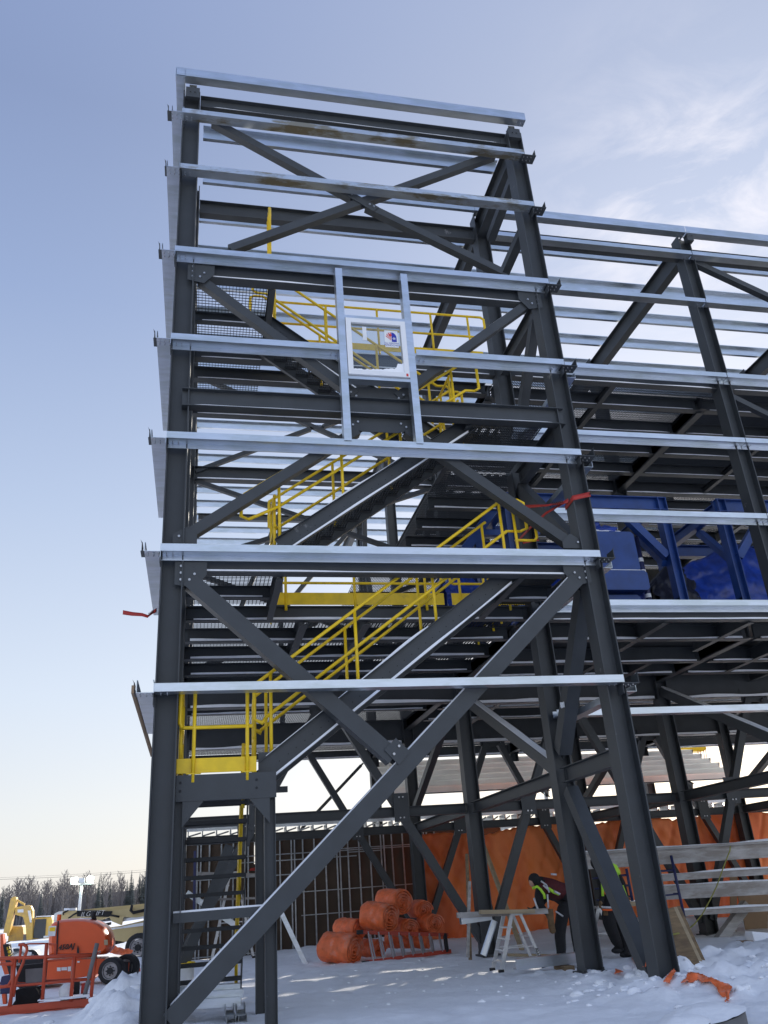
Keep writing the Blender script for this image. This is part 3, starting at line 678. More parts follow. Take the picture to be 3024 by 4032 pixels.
mb = MB(); q = [(sx0+.14, sz0+.03)]+[(sx0+.14+.10*cos(a_), sz0+.13+.13*sin(a_)) for a_ in [pi/2-i*pi/16 for i in range(9)]]+[(sx0+.24, sz0+.03)]
mb.add([(a_, Z_, b__) for a_, b__ in q], [tuple(range(len(q)))]); build(mb, 'night_emblem', 'blueink', st)
mb = MB()
for i in range(3):
    a_ = i*pi/3; R = Matrix.Rotation(a_, 3, 'Y'); mb.box((sx0+.19, Z_-.002, sz0+.11), (.075, .002, .008), R)
build(mb, 'snowflake_emblem', 'whiteink', st)
text_mesh('ALL WEATHER', .045, facing((sx0+.135, Z_, sz0-.005)), 'blueink', 'lettering', st, .0005)
text_mesh('WINDOWS', .062, facing((sx0+.135, Z_, sz0-.055)), 'blueink', 'lettering', st, .0005)
mb = MB(); mb.box2((2.92, yw+.04, 11.42), (3.0, yw+.045, 11.74)); build(mb, 'clear_tape_strip', 'white', win)
mb = MB(); mb.box2((3.72, yw-.004, 10.60), (3.76, yw, 10.66)); build(mb, 'red_shim', 'redink', win)

# ---------------------------------------------------------------- main building frame
B = thing('process_building_frame', 'wide grey steel building frame with blue machines on its middle floor, behind the stair tower', 'building', (XC, Y3, 0))
cols = [(XA, Y3), (XB, Y3), (XC, Y2), (XC, Y3), (XD, Y2), (XD, Y3), (XA, Y4), (XB, Y4), (XC, Y4), (XD, Y4), (XB, Y5), (XC, Y5), (XD, Y5), (XA, Y5)]
for x, y in cols:
    if (x, y) in ((XA, Y5),): continue
    column(B, x, y)
for x in (XC, XD):
    mb = MB(); mb.prism(I(.16, .16, .01, .01), (x, Y2-.05, ROOF), (x, Y2-.05, ROOF+.06), up=(0, 1, 0)); mb.box((x+.14, Y2-.2, ROOF-.12), (.2, .16, .22)); build(mb, 'parapet_post', 'steel', B)
# roof girders (Y) and purlins (X)
for x, ys_ in ((XA, Y1), (XB, Y1), (XC, Y2), (XD, Y2)):
    ibeam(B, (x, ys_+.1, 17.68), (x, 40.6, 17.68), .60, .24, name='roof_girder', tf=.02)
py = 14.42
k = 0
while py < 40.5:
    x0p = XA-.1 if py > Y1 else XB
    mb = MB()
    t_ = .008; Wd = .30
    prof = [(0, 0), (-.09, 0), (-.09, .02), (-.082, .02), (-.082, t_), (-t_, t_), (-t_, Wd), (.11, Wd), (.11, Wd-.02), (.102, Wd-.02), (.102, Wd-t_), (0, Wd-t_)]
    xa = XA+.25 if py < Y2 else XA-.1
    xe_ = XB-.0 if py < Y2-.3 else 26
    mb.prism(prof, (xa, py, 18.02), (xe_, py, 18.02))
    for xj in (XB, XC, XD):
        if xj < xe_: mb.box((xj-.35, py+.02, 18.14), (.02, .03, .22))
    build(mb, 'roof_purlin', 'galv', B); py += 1.335 if py < 30 else 1.45; k += 1
# front girts of the main frame, row 2
YM = Y2-.36
def mg(v_left, u_left, kind, ff=.13, x0=None, name='girt', m='galv', web=.22):
    p = onY(u_left, v_left, YM); girt(B, x0 if x0 is not None else p.x, XC-.02, YM, p.z-ff, kind, m, ff=ff, web=web); girt(B, XC, 26, YM, p.z-ff, kind, m, ff=ff, web=web)
mg(830, 2135, 'C', .24, XB-.2)
for (u, v, kd) in ((2720, 987, 'C'), (2720, 1170, 'C'), (2400, 1437, 'Z'), (2449, 1700, 'Z'), (2449, 2006, 'Z'), (2558, 2361, 'Z'), (2558, 2784, 'C')):
    mg(v, u, kd, .13, XB-.05 if v > 1500 else XB+.2)
# front beams of the main frame
for z, d in ((17.47, .36), (13.10, .38), (6.84, .36)): 
    for a_, b__ in ((XB, XC), (XC, XD), (XD, 26)): ibeam(B, (a_+.19, Y2, z), (b__-.19, Y2, z), d, .2, snow=.03 if z < 17 else 0)
# floors
def floor(zt, ys_, y_end, bays, d=.34, snow=.03, girder=.42, gd3=.42):
    for x in (XA, XB, XC, XD):
        if x >= bays[0][0]-.1: 
            ya_ = ys_[0]
            ibeam(B, (x, ya_, zt-.03-girder/2), (x, y_end, zt-.03-girder/2), girder, .2, name='floor_girder')
    for (xa, xb) in bays:
        for y in ys_:
            big = min(abs(y-Y3), abs(y-Y4)) < .1
            dd = gd3 if big else d
            ibeam(B, (xa+.11, y, zt-.035-dd/2), (xb-.11, y, zt-.035-dd/2), dd, .2 if not big else .26, name='floor_joist', snow=snow*(1.5 if big else 1))
ZA = 13.32
floor(ZA, [17.15, 18.40, 19.62, 20.85, Y3, 23.4, 24.7, 26.0, 27.3, Y4], Y4+.1, [(XB, XC), (XC, XD), (XD, 32)], .36, .03, .40, .42)
floor(ZA, [17.0, 18.6, Y3], Y3, [(XA, XB)], .34, .03, .36, .42)
Z1 = 7.05
floor(Z1, [17.5, 19.6, 20.9, Y3, 23.3, 24.9, 26.7, Y4, 31.6, Y5], Y5, [(XB, XC), (XC, XD), (XD, 32)], .40, .05, .36, .86)
floor(Z1, [17.70, 19.12, 20.6, Y3, 23.6, 25.4, Y4, 31.6, Y5], Y5, [(XA, XB)], .30, .05, .34, .80)
grating(B, XB+.1, 32, Y2+.1, Y3, ZA, .045, .11); grating(B, XB+.1, 32, Y3, Y4, ZA, .06, .12)
grating(B, XA+.1, 1.2, Y2+.05, 18.6, ZA, .07, .09)
grating(B, XA+.1, XB-.1, Y2+.1, Y3, Z1, .075, .075); grating(B, XA+.1, XB-.1, Y3, Y5, Z1, .06, .1)
grating(B, 5.2, XB+.05, Y2, Y3, 10.22, .04, .1)
for y in (17.3, 18.5, 19.7, 20.9): ibeam(B, (5.2, y, 10.0), (XB, y, 10.0), .3, .14, name='floor_joist', snow=.04)
mb = MB(); mb.box2((XB+.1, Y2+.1, Z1-.008), (32, Y4, Z1)); build(mb, 'checker_plate_floor', 'grate', B)
grating(B, XB+.1, 32, Y4, Y5, Z1, .06, .12)
# a mezzanine of grating and beams at the back between the two floors
for y in (24.5, 26.5, Y4): ibeam(B, (XA+.2 if False else 4.5, y, 10.1), (XD, y, 10.1), .34, .2, name='floor_joist', snow=.03)
grating(B, 4.5, 20, Y3+.2, Y4, 10.35, .05, .12)
for (xa, y0, y1_) in ((12.25, Y2, 18.6), (10.1, Y2, Y3), (16.2, Y2, Y3), (3.3, Y2, Y3), (5.0, 17.5, Y3), (2.0, 16.1, 20.6), (9.0, Y3, Y4), (11.6, 19.6, 22.1), (14.6, 17.5, 20.9)):
    ibeam(B, (xa, y0+.05, Z1-.26), (xa, y1_-.05, Z1-.26), .34, .16, name='floor_beam')
for (xa, y0, y1_) in ((10.1, Y2, Y3), (16.2, Y2, Y3)): ibeam(B, (xa, y0+.05, ZA-.3), (xa, y1_-.05, ZA-.3), .2, .14, name='floor_beam')
# horizontal struts near the ground and chevron bracing
for y, xa, xb in ((Y3, XA, 26), (Y4, XA, 26)):
    for a_, b__ in ((XA, XB), (XB, XC), (XC, XD), (XD, 26)): ibeam(B, (a_+.19, y, STR), (b__-.19, y, STR), .24, .24, name='strut', snow=.0)
for x in (XB, XC, XD):
    for a_, b__ in ((Y2, Y3), (Y3, Y4)): ibeam(B, (x, a_+.19, STR), (x, b__-.19, STR), .26, .22, name='strut', snow=0)
    hss(B, (x, Y3-.2, 6.35), (x, Y2+.15, 3.62), .24, up=(1, 0, 0), snow=.02)
    hss(B, (x, 24.2, 5.85), (x, Y4-.2, 4.0), .2, up=(1, 0, 0))
for y, xa, xb in ((Y3, XA, XB), (Y3, XB, XC), (Y3, XC, XD), (Y4, XA, XB), (Y4, XB, XC), (Y4, XC, XD)):
    xm = (xa+xb)/2; zt = 6.1
    if (y, xa) == (Y3, XC): pass
    for s_, xe in ((-1, xa), (1, xb)):
        hss(B, (xm+s_*.25, y, zt), (xe-s_*.12, y, .35), .2, up=(0, 1, 0))
    gusset(B, (xm, zt+.12), .9, .4, y-.02, bolts=((-.3, -.1), (.3, -.1)))
    for s_ in (-1, 1):
        gusset(B, (xm+s_*(.25+(xb-xa)/2*.42), STR+.1), .4, .7, y-.13, bolts=((-.05, -.25), (.05, -.25), (-.05, .25), (.05, .25)))
hss(B, (6.5, Y5, 6.4), (4.0, Y5, 4.1), .12); 
# upper X bracing on row 3 in the left bay, and high braces on row 2 right
for z0_, z1_ in ((13.15, 16.5), (10.3, 12.85), (7.2, 10.0)):
    hss(B, (XA+.2, Y3, z1_), (XB-.2, Y3, z0_), .13); hss(B, (XA+.2, Y3, z0_), (3.1, Y3, (z0_+z1_)/2-.05), .13); hss(B, (3.5, Y3, (z0_+z1_)/2+.05), (XB-.2, Y3, z1_), .13)
hss(B, (XC+.15, Y2, 17.3), (XD, Y2, 14.4), .17); hss(B, (XC+1.5, Y2, 13.3), (XD, Y2, 16.6), .17); hss(B, (XC+.2, Y2, 12.75), (XD, Y2, 9.6), .15)
hss(B, (XC+.1, Y2+.1, 7.1), (17.5, Y2+.1, 9.4), .1, m='galv')
for (x, ya_, za, yb_, zb) in ((XB, 23.2, 13.0, 27.9, 7.3), (XB, 33.5, 17.6, Y5-.2, 13.2), (XB, Y5+.3, 17.6, 33.2, 13.0)): hss(B, (x, ya_, za), (x, yb_, zb), .2, up=(1, 0, 0))
hss(B, (XB+.1, Y5, 17.7), (3.3, Y5, 13.0), .2); hss(B, (3.3, Y5, 17.7), (3.3, Y5, 7.2), .2, ext=False, name='post')
hss(B, (3.3, Y5, 17.7), (1.5, Y5, 13.0), .2)
hss(B, (XB-.1, Y2+.02, 6.4), (XB+.05, Y2+.02, 3.6), .2, ext=False) if False else None
ibeam(B, (XA+.19, Y3, 16.9), (XB-.19, Y3, 16.9), .3, .2) if False else None
ibeam(B, (XA+.19, Y5, 17.5), (XB-.19, Y5, 17.5), .3, .2)
for z in (17.6, 16.9): mb = None
# guard rail on the middle floor near the stairs and behind the machines
rail_set(B, 'guard_rail', [(6.6, Y2+.9, 7.05), (6.6, Y2+2.8, 7.05)], posts=(.05, .35, .65, .95))
# ---------------------------------------------------------------- objects on the middle floor
def bolt_frame(): pass
def machine(x0, label, yc=17.5, cab=True, mirror=1):
    o = thing('blue_process_machine', label, 'machine', (x0, yc, Z1), 'blue machines under tarps on the middle floor')
    y0, y1_ = yc-.1, yc+3.0
    xr = x0+4.45
    for x, yy, nm in ((x0+4.35, y0, 'post'), (x0+.15, y0, 'post'), (x0+4.35, y1_, 'post'), (x0+.15, y1_, 'post')):
        mb = MB(); mb.prism([(q, p) for p, q in I(.24, .26, .02, .016)], (x, yy, Z1), (x, yy, 10.35), up=(0, 1, 0)); mb.box((x, yy, Z1+.02), (.4, .4, .03)); mb.add([(x-.12, yy-.12, Z1+.6), (x+.5, yy-.12, Z1), (x-.12, yy-.12, Z1), (x-.12, yy+.12, Z1+.6), (x+.5, yy+.12, Z1), (x-.12, yy+.12, Z1)], [(0, 1, 2), (3, 5, 4), (0, 3, 4, 1), (1, 4, 5, 2), (2, 5, 3, 0)])
        build(mb, nm, 'blue', o)
    for yy in (y0, y1_):
        mb = MB(); mb.prism(I(.36, .24, .02, .014), (x0, yy, 10.18), (xr, yy, 10.18)); build(mb, 'cross_beam', 'blue', o)
    for x in (x0+.15, x0+4.35):
        mb = MB(); mb.prism(I(.30, .2, .02, .014), (x, y0, 10.18), (x, y1_, 10.18)); build(mb, 'cross_beam', 'blue', o)
    for sgn, x in ((1, x0+.3), (-1, x0+4.2)):
        mb = MB(); mb.prism(sq(.18, .2), (x, y0, 8.75), (x+sgn*.85, y0, 9.75)); mb.prism(sq(.16, .16), (x+sgn*.85, y0, 9.75), (x+sgn*1.2, y0, 10.0)); build(mb, 'knee_brace', 'blue', o)
        mb = MB(); mb.prism(sq(.16, .2), (x, y0+.1, 8.6), (x, y0+1.3, 10.0), up=(1, 0, 0)); build(mb, 'knee_brace', 'blue', o)
    if cab:
        mb = MB(); q = [(x0+2.45, 7.95), (x0+3.30, 8.02), (x0+3.22, 8.35), (x0+3.25, 9.25), (x0+2.0, 9.28), (x0+1.9, 8.0)]
        for nm_, (xa, xb, za, zb, ya_, yb_) in {'cabinet': (x0+1.95, x0+3.30, 8.28, 9.32, yc-.3, yc+.8), 'drive_housing': (x0+1.95, x0+3.38, 7.75, 8.25, yc-.42, yc+.9), 'base_frame': (x0+1.2, x0+3.2, 7.08, 7.7, yc-.2, yc+1.2)}.items():
            mb = MB(); d_ = .07
            mb.prism([(-b__, a_) for a_, b__ in []] or [(xa+d_-xa-(xb-xa)/2, -(zb-za)/2), (xb-d_-xa-(xb-xa)/2, -(zb-za)/2), ((xb-xa)/2, -(zb-za)/2+d_), ((xb-xa)/2, (zb-za)/2-d_), ((xb-xa)/2-d_, (zb-za)/2), (-(xb-xa)/2+d_, (zb-za)/2), (-(xb-xa)/2, (zb-za)/2-d_), (-(xb-xa)/2, -(zb-za)/2+d_)], ((xa+xb)/2, ya_, (za+zb)/2), ((xa+xb)/2, yb_, (za+zb)/2))
            build(mb, nm_, 'blue', o)
        snowstrip((x0+2.0, yc+.1, 9.325), (x0+3.25, yc+.1, 9.325), .7, .05); snowstrip((x0+2.0, yc-.35, 8.255), (x0+3.3, yc-.35, 8.255), .1, .03)
    # swivelling chute / conveyor tube with white marks
    mb = MB(); mb.sm = True; a_, b__ = V((x0+3.70, yc+.3, 9.5)), V((x0+3.72, yc+.3, 7.15)); mb.tube([a_, b__], .075, 10); mb.sphere(a_+V((-.02, 0, .05)), .16); 
    ch = build(mb, 'hydraulic_strut', 'navy', o)
    for i in range(6):
        mb = MB(); p = a_.lerp(b__, .30+i*.135); mb.cyl(p, (0, 0, 1), .079, .10, 10); build(mb, 'white_band', 'white', ch)
    mb = MB(); mb.prism(sq(.22, .3), (x0+2.9, yc+.3, 9.1), (x0+3.68, yc+.3, 9.62)); build(mb, 'lever_arm', 'darktarp', o)
    return o
machine(7.10, 'blue framed machine with steel cabinet at the left end of the middle floor')
machine(13.02, 'blue framed machine at the right edge of the middle floor, wrapped in blue tarp', cab=False)
def drape(name, label, x0, x1, y, z0, z1, m, seed=0, depth=.9, peak=.5, n=40, k=26, cat='tarp'):
    """wrinkled sheet hanging over a bulky load: top outline rises to a peak"""
    mb = MB(); mb.sm = True; vs = []
    for j in range(k+1):
        for i in range(n+1):
            a_, b__ = i/n, j/k
            topz = z1 - (z1-z0)*.45*abs(a_-peak)**1.3*1.6 + .10*noise.noise(V((a_*5, seed, 0)))
            z = z0 + (topz-z0)*b__
            w = .14*noise.noise(V((a_*6+seed, b__*5, 1))) + .06*noise.noise(V((a_*17, b__*13, seed)))
            yy = y + depth*.5*b__**2 + w
            vs.append((x0+(x1-x0)*a_+.05*noise.noise(V((a_*9, b__*9, seed+4))), yy, z))
    nf = len(vs)
    for i in range(n+1):
        a_ = i/n; v = vs[k*(n+1)+i]; vs.append((v[0], v[1]+depth, v[2]-.12))
    for i in range(n+1):
        v = vs[nf+i]; vs.append((v[0], v[1]+.1, z0))
    fs = [(j*(n+1)+i, j*(n+1)+i+1, (j+1)*(n+1)+i+1, (j+1)*(n+1)+i) for j in range(k) for i in range(n)]
    fs += [(k*(n+1)+i, k*(n+1)+i+1, nf+i+1, nf+i) for i in range(n)] + [(nf+i, nf+i+1, nf+n+1+i+1, nf+n+1+i) for i in range(n)]
    mb.add(vs, fs)
    o = build(mb, name, m, origin=((x0+x1)/2, y, z0)); return tag(o, label, cat)
drape('blue_tarp', 'blue tarp covering a load left of the steel cabinet on the middle floor', 7.2, 9.3, 18.1, 7.06, 9.3, 'bluetarp', 1, peak=.6)
drape('blue_tarp', 'glossy blue tarp bunched on top of the blue steel cabinet', 8.95, 10.05, 17.3, 9.32, 9.75, 'bluetarp', 2, .6, .4, 24, 8)
mb = MB(); mb.prism(sq(.2, .22), (5.55, 17.4, 8.2), (7.12, 17.4, 10.25)); mb2 = MB(); mb2.prism(sq(.2, .22), (5.55, 20.4, 8.2), (7.12, 20.4, 10.25))
hopper = thing('blue_chute_frame', 'sloping blue steel legs left of the steel cabinet, beside the yellow stair rail', 'machine frame', (6.2, 17.4, Z1))
build(mb, 'sloping_leg', 'blue', hopper); build(mb2, 'sloping_leg', 'blue', hopper)
for z_, x_ in ((8.25, 5.6), (9.3, 6.4)): mb = MB(); mb.prism(sq(.16), (x_, 17.4, z_), (x_, 20.4, z_)); mb.prism(sq(.14), (x_, 17.42, z_), (7.1, 17.42, z_)); build(mb, 'cross_beam', 'blue', hopper)
for x_ in (5.6, 6.4): mb = MB(); mb.prism(sq(.18), (x_, 17.45, Z1), (x_, 17.45, 8.3 if x_ < 6 else 9.3), up=(0, 1, 0)); build(mb, 'leg', 'blue', hopper)
drape('blue_tarp', 'small blue tarp bundle beside the yellow stair rail on the middle floor', 5.35, 6.5, 16.9, 7.06, 8.15, 'bluetarp', 11, .7, .4, 24, 16)
drape('dark_tarp', 'black tarp over a load between the two blue frames', 11.5, 12.7, 18.2, 7.06, 9.15, 'darktarp', 3, .9, .6)
drape('blue_tarp', 'bright blue tarp tied around the load inside the right blue frame', 12.4, 16.2, 18.2, 7.06, 9.75, 'bluetarp', 5, 1.2, .55, 60, 30)
drape('blue_tarp', 'narrow blue sheet hanging beside the cabinet', 10.35, 11.0, 18.0, 7.06, 9.0, 'bluetarp', 7, .3, .3, 16, 20)


# ================================================================= GROUND FLOOR OBJECTS
def slab(mb, px, y, depth, x0=0, y0=0, s=1.0, ins=0):
    """outline read on the plane at distance y, given a real thickness behind it"""
    pts = [onY(x0+a_/s, y0+b__/s, y) for a_, b__ in px]; n = len(pts)
    mb.add(pts + [p + V((0, depth, 0)) for p in pts], [tuple(range(n)), tuple(range(n, 2*n))[::-1]] + [(i, (i+1) % n, (i+1) % n+n, i+n) for i in range(n)])
    return mb
def dome(mb, px, y, depth, x0=0, y0=0, s=1.0, bulge=.14):
    """outline swept in depth with rounded shoulders"""
    pts = [onY(x0+a_/s, y0+b__/s, y) for a_, b__ in px]; n = len(pts); c = sum(pts, V())/n
    sl_ = [(-.0, .86), (.05, .95), (.14, 1.0), (.5, 1.03), (.86, 1.0), (.95, .95), (1, .86)]
    vs = []
    for q, k in sl_:
        for p in pts: vs.append(V((c.x+(p.x-c.x)*k, y+depth*q, c.z+(p.z-c.z)*k)))
    fs = [(k*n+i, k*n+(i+1) % n, (k+1)*n+(i+1) % n, (k+1)*n+i) for k in range(len(sl_)-1) for i in range(n)]
    fs += [tuple(range(n)), tuple(range((len(sl_)-1)*n, len(sl_)*n))[::-1]]
    return mb.add(vs, fs)

# ---- single storey annex behind: studs, sheathing, header
A = thing('stud_wall_building', 'low unfinished building with dark brown sheathing behind shiny metal studs, left of the orange tarp', 'building', (3, 31.2, 0))
ya_ = 31.35; hx0, hx1, hz0, hz1 = 1.92, 2.30, 2.78, 3.50
mb = MB()
for (xa, xb, za, zb) in ((-.45, hx0, 0, 3.72), (hx1, 11, 0, 3.72), (hx0, hx1, 0, hz0), (hx0, hx1, hz1, 3.72)): mb.box2((xa, ya_, za), (xb, ya_+.02, zb))
mb.box2((-.45, ya_, 0), (-.43, ya_+9, 3.72)); build(mb, 'sheathing', 'sheath', A)
random.seed(5); xq = -.4; k = 0
while xq < 8.6:
    mb = MB(); w = .05; mb.prism([(-w/2, 0), (w/2, 0), (w/2, .008), (-w/2+.01, .008), (-w/2+.01, .09), (-w/2, .09)], (xq, ya_-.11, .0), (xq, ya_-.11, 3.74), up=(0, 1, 0)); build(mb, 'stud', 'stud', A)
    if k % 4 == 1:
        mb = MB(); mb.prism([(-w/2, 0), (w/2, 0), (w/2, .008), (-w/2+.01, .008), (-w/2+.01, .09), (-w/2, .09)], (xq+.11, ya_-.11, .0), (xq+.11, ya_-.11, 3.74), up=(0, 1, 0)); build(mb, 'stud', 'stud', A)
    xq += .40; k += 1
for z, xa, xb in ((3.02, -.3, 8.6), (2.82, 1.2, 5.5), (1.78, 2.3, 8.6), (2.36, -.2, 3.4), (2.95, 5.2, 6.4), (3.08, 4.4, 8.6), (.05, -.4, 8.6), (1.05, 3.5, 8.6)):
    mb = MB(); mb.box2((xa, ya_-.14, z), (xb, ya_-.115, z+.03)); build(mb, 'bridging_bar', 'stud', A)
mb = MB(); mb.prism([(-a_, b__) for a_, b__ in [(0, 0), (.1, 0), (.1, .01), (.01, .01), (.01, .25), (.1, .25), (.1, .26), (0, .26)]], (-.45, ya_-.16, 3.93), (21, ya_-.16, 3.93)); build(mb, 'header', 'galv', A)
mb = MB(); mb.box2((-.45, ya_-.12, 3.72), (21, ya_+.02, 3.76)); build(mb, 'top_track', 'stud', A)
for i in range(44):
    x = -.35+.48*i; mb = MB(); mb.box2((x, ya_-.13, 3.76), (x+.04, ya_+.5, 3.94)); mb.prism(sq(.03, .05), (x+.05, ya_-.1, 3.78), (x+.44, ya_+.5, 3.92)); build(mb, 'truss_end', 'stud', A)
for i in range(8): mb = MB(); mb.box2((-.45+i*2.8, ya_+.2, 3.80), (-.40+i*2.8, ya_+8, 3.92)); build(mb, 'ceiling_joist', 'stud', A)
RP = thing('roof_purlin_frame', 'sloping roof of long shiny galvanised purlins showing beneath the grey steel building', 'roof frame', (14, 33, 0))
for i in range(6):
    q = i/5; x0_ = 6.75+.08*i; y = 31.7+3.3*q; z = 4.88+1.42*q
    xe_ = [21.4, 21.5, 21.6, 21.7, 21.75, 21.8][i]
    xe_ = (onY(2905-35*i*1.0, 3060-17*i, y)).x
    x0_ = (onY(1552-20*i, 3118-23*i, y)).x
    mb = MB(); mb.prism([(-a_, b__) for a_, b__ in [(0, .0), (.10, .0), (.10, .012), (.012, .012), (.012, .215), (-.07, .215), (-.07, .225), (0, .225)]], (x0_, y, z), (xe_, y, z)); mb.box2((xe_-.35, y-.01, z+.1), (xe_-.31, y-.002, z+.13)); pu_ = build(mb, 'roof_purlin', 'shiny', RP)
    mb = MB(); mb.box2((x0_, y-.012, z-.034), (xe_, y+.13, z-.002)); build(mb, 'painted_shade_strip', 'steel', pu_)  # dark strip standing in for the shade line under each purlin
for x in (7.2, 13.2, 19.4):
    mb = MB(); mb.prism(I(.24, .14), (x, 31.6, 4.62), (x, 35.4, 6.25)); build(mb, 'rafter', 'steel', RP)
    mb = MB(); mb.prism(sq(.12), (x, 31.9, .0), (x, 31.9, 4.7), up=(0, 1, 0)); build(mb, 'post', 'galv', RP)
# ---- orange insulated tarp hung along the back
mb = MB(); mb.sm = True; nx_, nz_ = 260, 40; TX0, TX1, TY = 6.95, 21.2, 28.95
vs = []
for j in range(nz_+1):
    for i in range(nx_+1):
        a_, b__ = i/nx_, j/nz_; x = TX0+(TX1-TX0)*a_
        top = 3.28 + .22*a_ + .05*noise.noise(V((x*1.7, 0, 2))) - .20*abs(sin(x*.83))**5 + .08*noise.noise(V((x*5, 1, 1)))
        if a_ < .04: x += (.10*(1-a_/.04))*(b__*3-1.6 if b__ > .5 else (.5-b__)*.9)
        z = -.05 + (top+.05)*b__
        fold = .17*noise.noise(V((x*1.0+.5*z, z*.35, 7))) + .13*(1-abs(noise.noise(V((x*1.9-z*.9, z*.4, 3))))*2)**3*.6 + .075*noise.noise(V((x*3.4+z*2, z*1.5, 1)))
        vs.append((x, TY + fold - .15*(1-b__)**2, z))
mb.add(vs, [(j*(nx_+1)+i, j*(nx_+1)+i+1, (j+1)*(nx_+1)+i+1, (j+1)*(nx_+1)+i) for j in range(nz_) for i in range(nx_)])
tp = build(mb, 'orange_tarp', 'orangetarp', origin=(14, TY, 0)); tag(tp, 'long wrinkled orange tarp hung as a wall behind the two workers', 'tarp')
sm_ = tp.modifiers.new('thickness', 'SOLIDIFY'); sm_.thickness = .012

# ---- blanket rolls
def roll(c, ax, R, L, label, seed, turns=4.5):
    o = MB(); o.sm = True; random.seed(seed); c = V(c); ax = V(ax).normalized(); e1 = ax.cross(V((0, 0, 1))).normalized(); e2 = e1.cross(ax); e2 = -e2 if e2.z < 0 else e2
    n = int(turns*26); ln = 9; pitch = R/(turns+.6)
    outer = []; 
    for k in range(n+1):
        th = 2*pi*turns*k/n; r = .25*pitch + pitch*(th/(2*pi))*1.0
        for t_ in (0, 1):
            rr = r + (pitch*.62 if t_ else 0)
            for j in range(ln+1):
                q = j/ln; squeeze = 1 - .07*sum(math.exp(-((q-s_)*14)**2) for s_ in (.34, .66)) - .05*(abs(q-.5)*2)**4
                nn_ = 1 + .09*noise.noise(V((cos(th)*1.5, sin(th)*1.5+th*.05, q*3+seed))) + .05*noise.noise(V((th*2.5, q*9, seed+2)))
                rad = rr*squeeze*nn_
                dx_ = .03*noise.noise(V((th*.9, seed, 0))) if j in (0, ln) else 0
                flat = 1-.12*max(0, -sin(th))
                outer.append(c + ax*(L*(q-.5)+dx_*2) + e1*rad*cos(th)*1.05 + e2*rad*sin(th)*flat*.90)
    W_ = ln+1
    def id_(k, t_, j): return (k*2+t_)*W_+j
    fs = []
    for k in range(n):
        for t_ in (0, 1):
            for j in range(ln): fs.append((id_(k, t_, j), id_(k+1, t_, j), id_(k+1, t_, j+1), id_(k, t_, j+1)))
        for j in (0, ln): fs.append((id_(k, 0, j), id_(k+1, 0, j), id_(k+1, 1, j), id_(k, 1, j)))
    for k in (0, n):
        for j in range(ln): fs.append((id_(k, 0, j), id_(k, 1, j), id_(k, 1, j+1), id_(k, 0, j+1)))
    o.add(outer, fs); ob = build(o, 'blanket_roll', 'orangeroll', origin=c); return tag(ob, label, 'blanket roll', 'orange blanket rolls in a heap')
def R_(a_, b__, y): return onY(1200+a_/1.8433, 3132+b__/1.8433, y)
def rollpx(al, bl, ar, br, y, R, label, seed, dy=.55, turns=4.5):
    p, q = R_(al, bl, y+dy), R_(ar, br, y); roll((p+q)/2, q-p, R, (q-p).length, label, seed, turns)
rollpx(150, 1108, 365, 1128, 24.3, .56*.82, 'big orange roll lying in the snow at the left end of the heap', 1)
rollpx(255, 975, 400, 985, 25.0, .42*.82, 'orange roll behind and above the leftmost big roll', 2)
rollpx(455, 880, 625, 898, 24.4, .56*.80, 'orange roll with a wide open spiral end in the middle of the heap', 3)
rollpx(570, 775, 715, 785, 25.0, .50*.82, 'shiny wrapped orange roll on the very top of the heap', 4)
rollpx(800, 830, 865, 835, 25.3, .38*.8, 'small tight orange roll at the upper right of the heap', 5)
rollpx(870, 925, 945, 935, 25.0, .36*.82, 'orange roll at the lower right end of the heap above the ladder tip', 6)
rollpx(680, 965, 770, 975, 25.0, .38*.82, 'half crushed orange roll under the open spiral one', 7)
rollpx(430, 1110, 540, 1120, 25.2, .36*.82, 'orange roll mostly hidden behind the lying ladder', 8)
rollpx(600, 1040, 900, 1045, 25.6, .42*.82, 'orange roll lying lengthwise at the back beneath the others', 9)

def bar(root, name, p0, p1, w, h, m, up=(0, 0, 1), label=None):
    mb = MB(); mb.prism(sq(w, h), p0, p1, up=up); return build(mb, name, m, root, label=label)
# ---- orange ladder lying on its side against the rolls
tl, tr, bl, br = R_(400, 992, 24.0), R_(1040, 1012, 24.0), R_(440, 1212, 23.7), R_(1062, 1130, 23.7)
Lg = thing('extension_ladder', 'red orange fibreglass ladder with silver rungs lying on its side against the blanket rolls', 'ladder', bl)
bar(Lg, 'rail', tl, tr, .05, .09, 'orangefib'); bar(Lg, 'rail', bl, br, .05, .09, 'orangefib')
for i in range(8):
    q = .09+.115*i; bar(Lg, 'rung', bl.lerp(br, q), tl.lerp(tr, q), .03, .10, 'alu', up=(0, 1, 0))
    bar(Lg, 'rung', bl.lerp(br, q+.035)+V((0, .1, 0)), tl.lerp(tr, q+.03)+V((0, .1, 0)), .03, .07, 'alu', up=(0, 1, 0)) if i < 7 else None
bar(Lg, 'end_cap', tr+V((-.1, -.04, .0)), br+V((-.12, -.04, 0)), .06, .16, 'black', up=(0, 1, 0))
mb = MB(); mb.box(tl, (.16, .14, .10)); build(mb, 'foot', 'black', Lg); mb = MB(); mb.box(bl, (.18, .14, .08)); build(mb, 'foot', 'black', Lg)

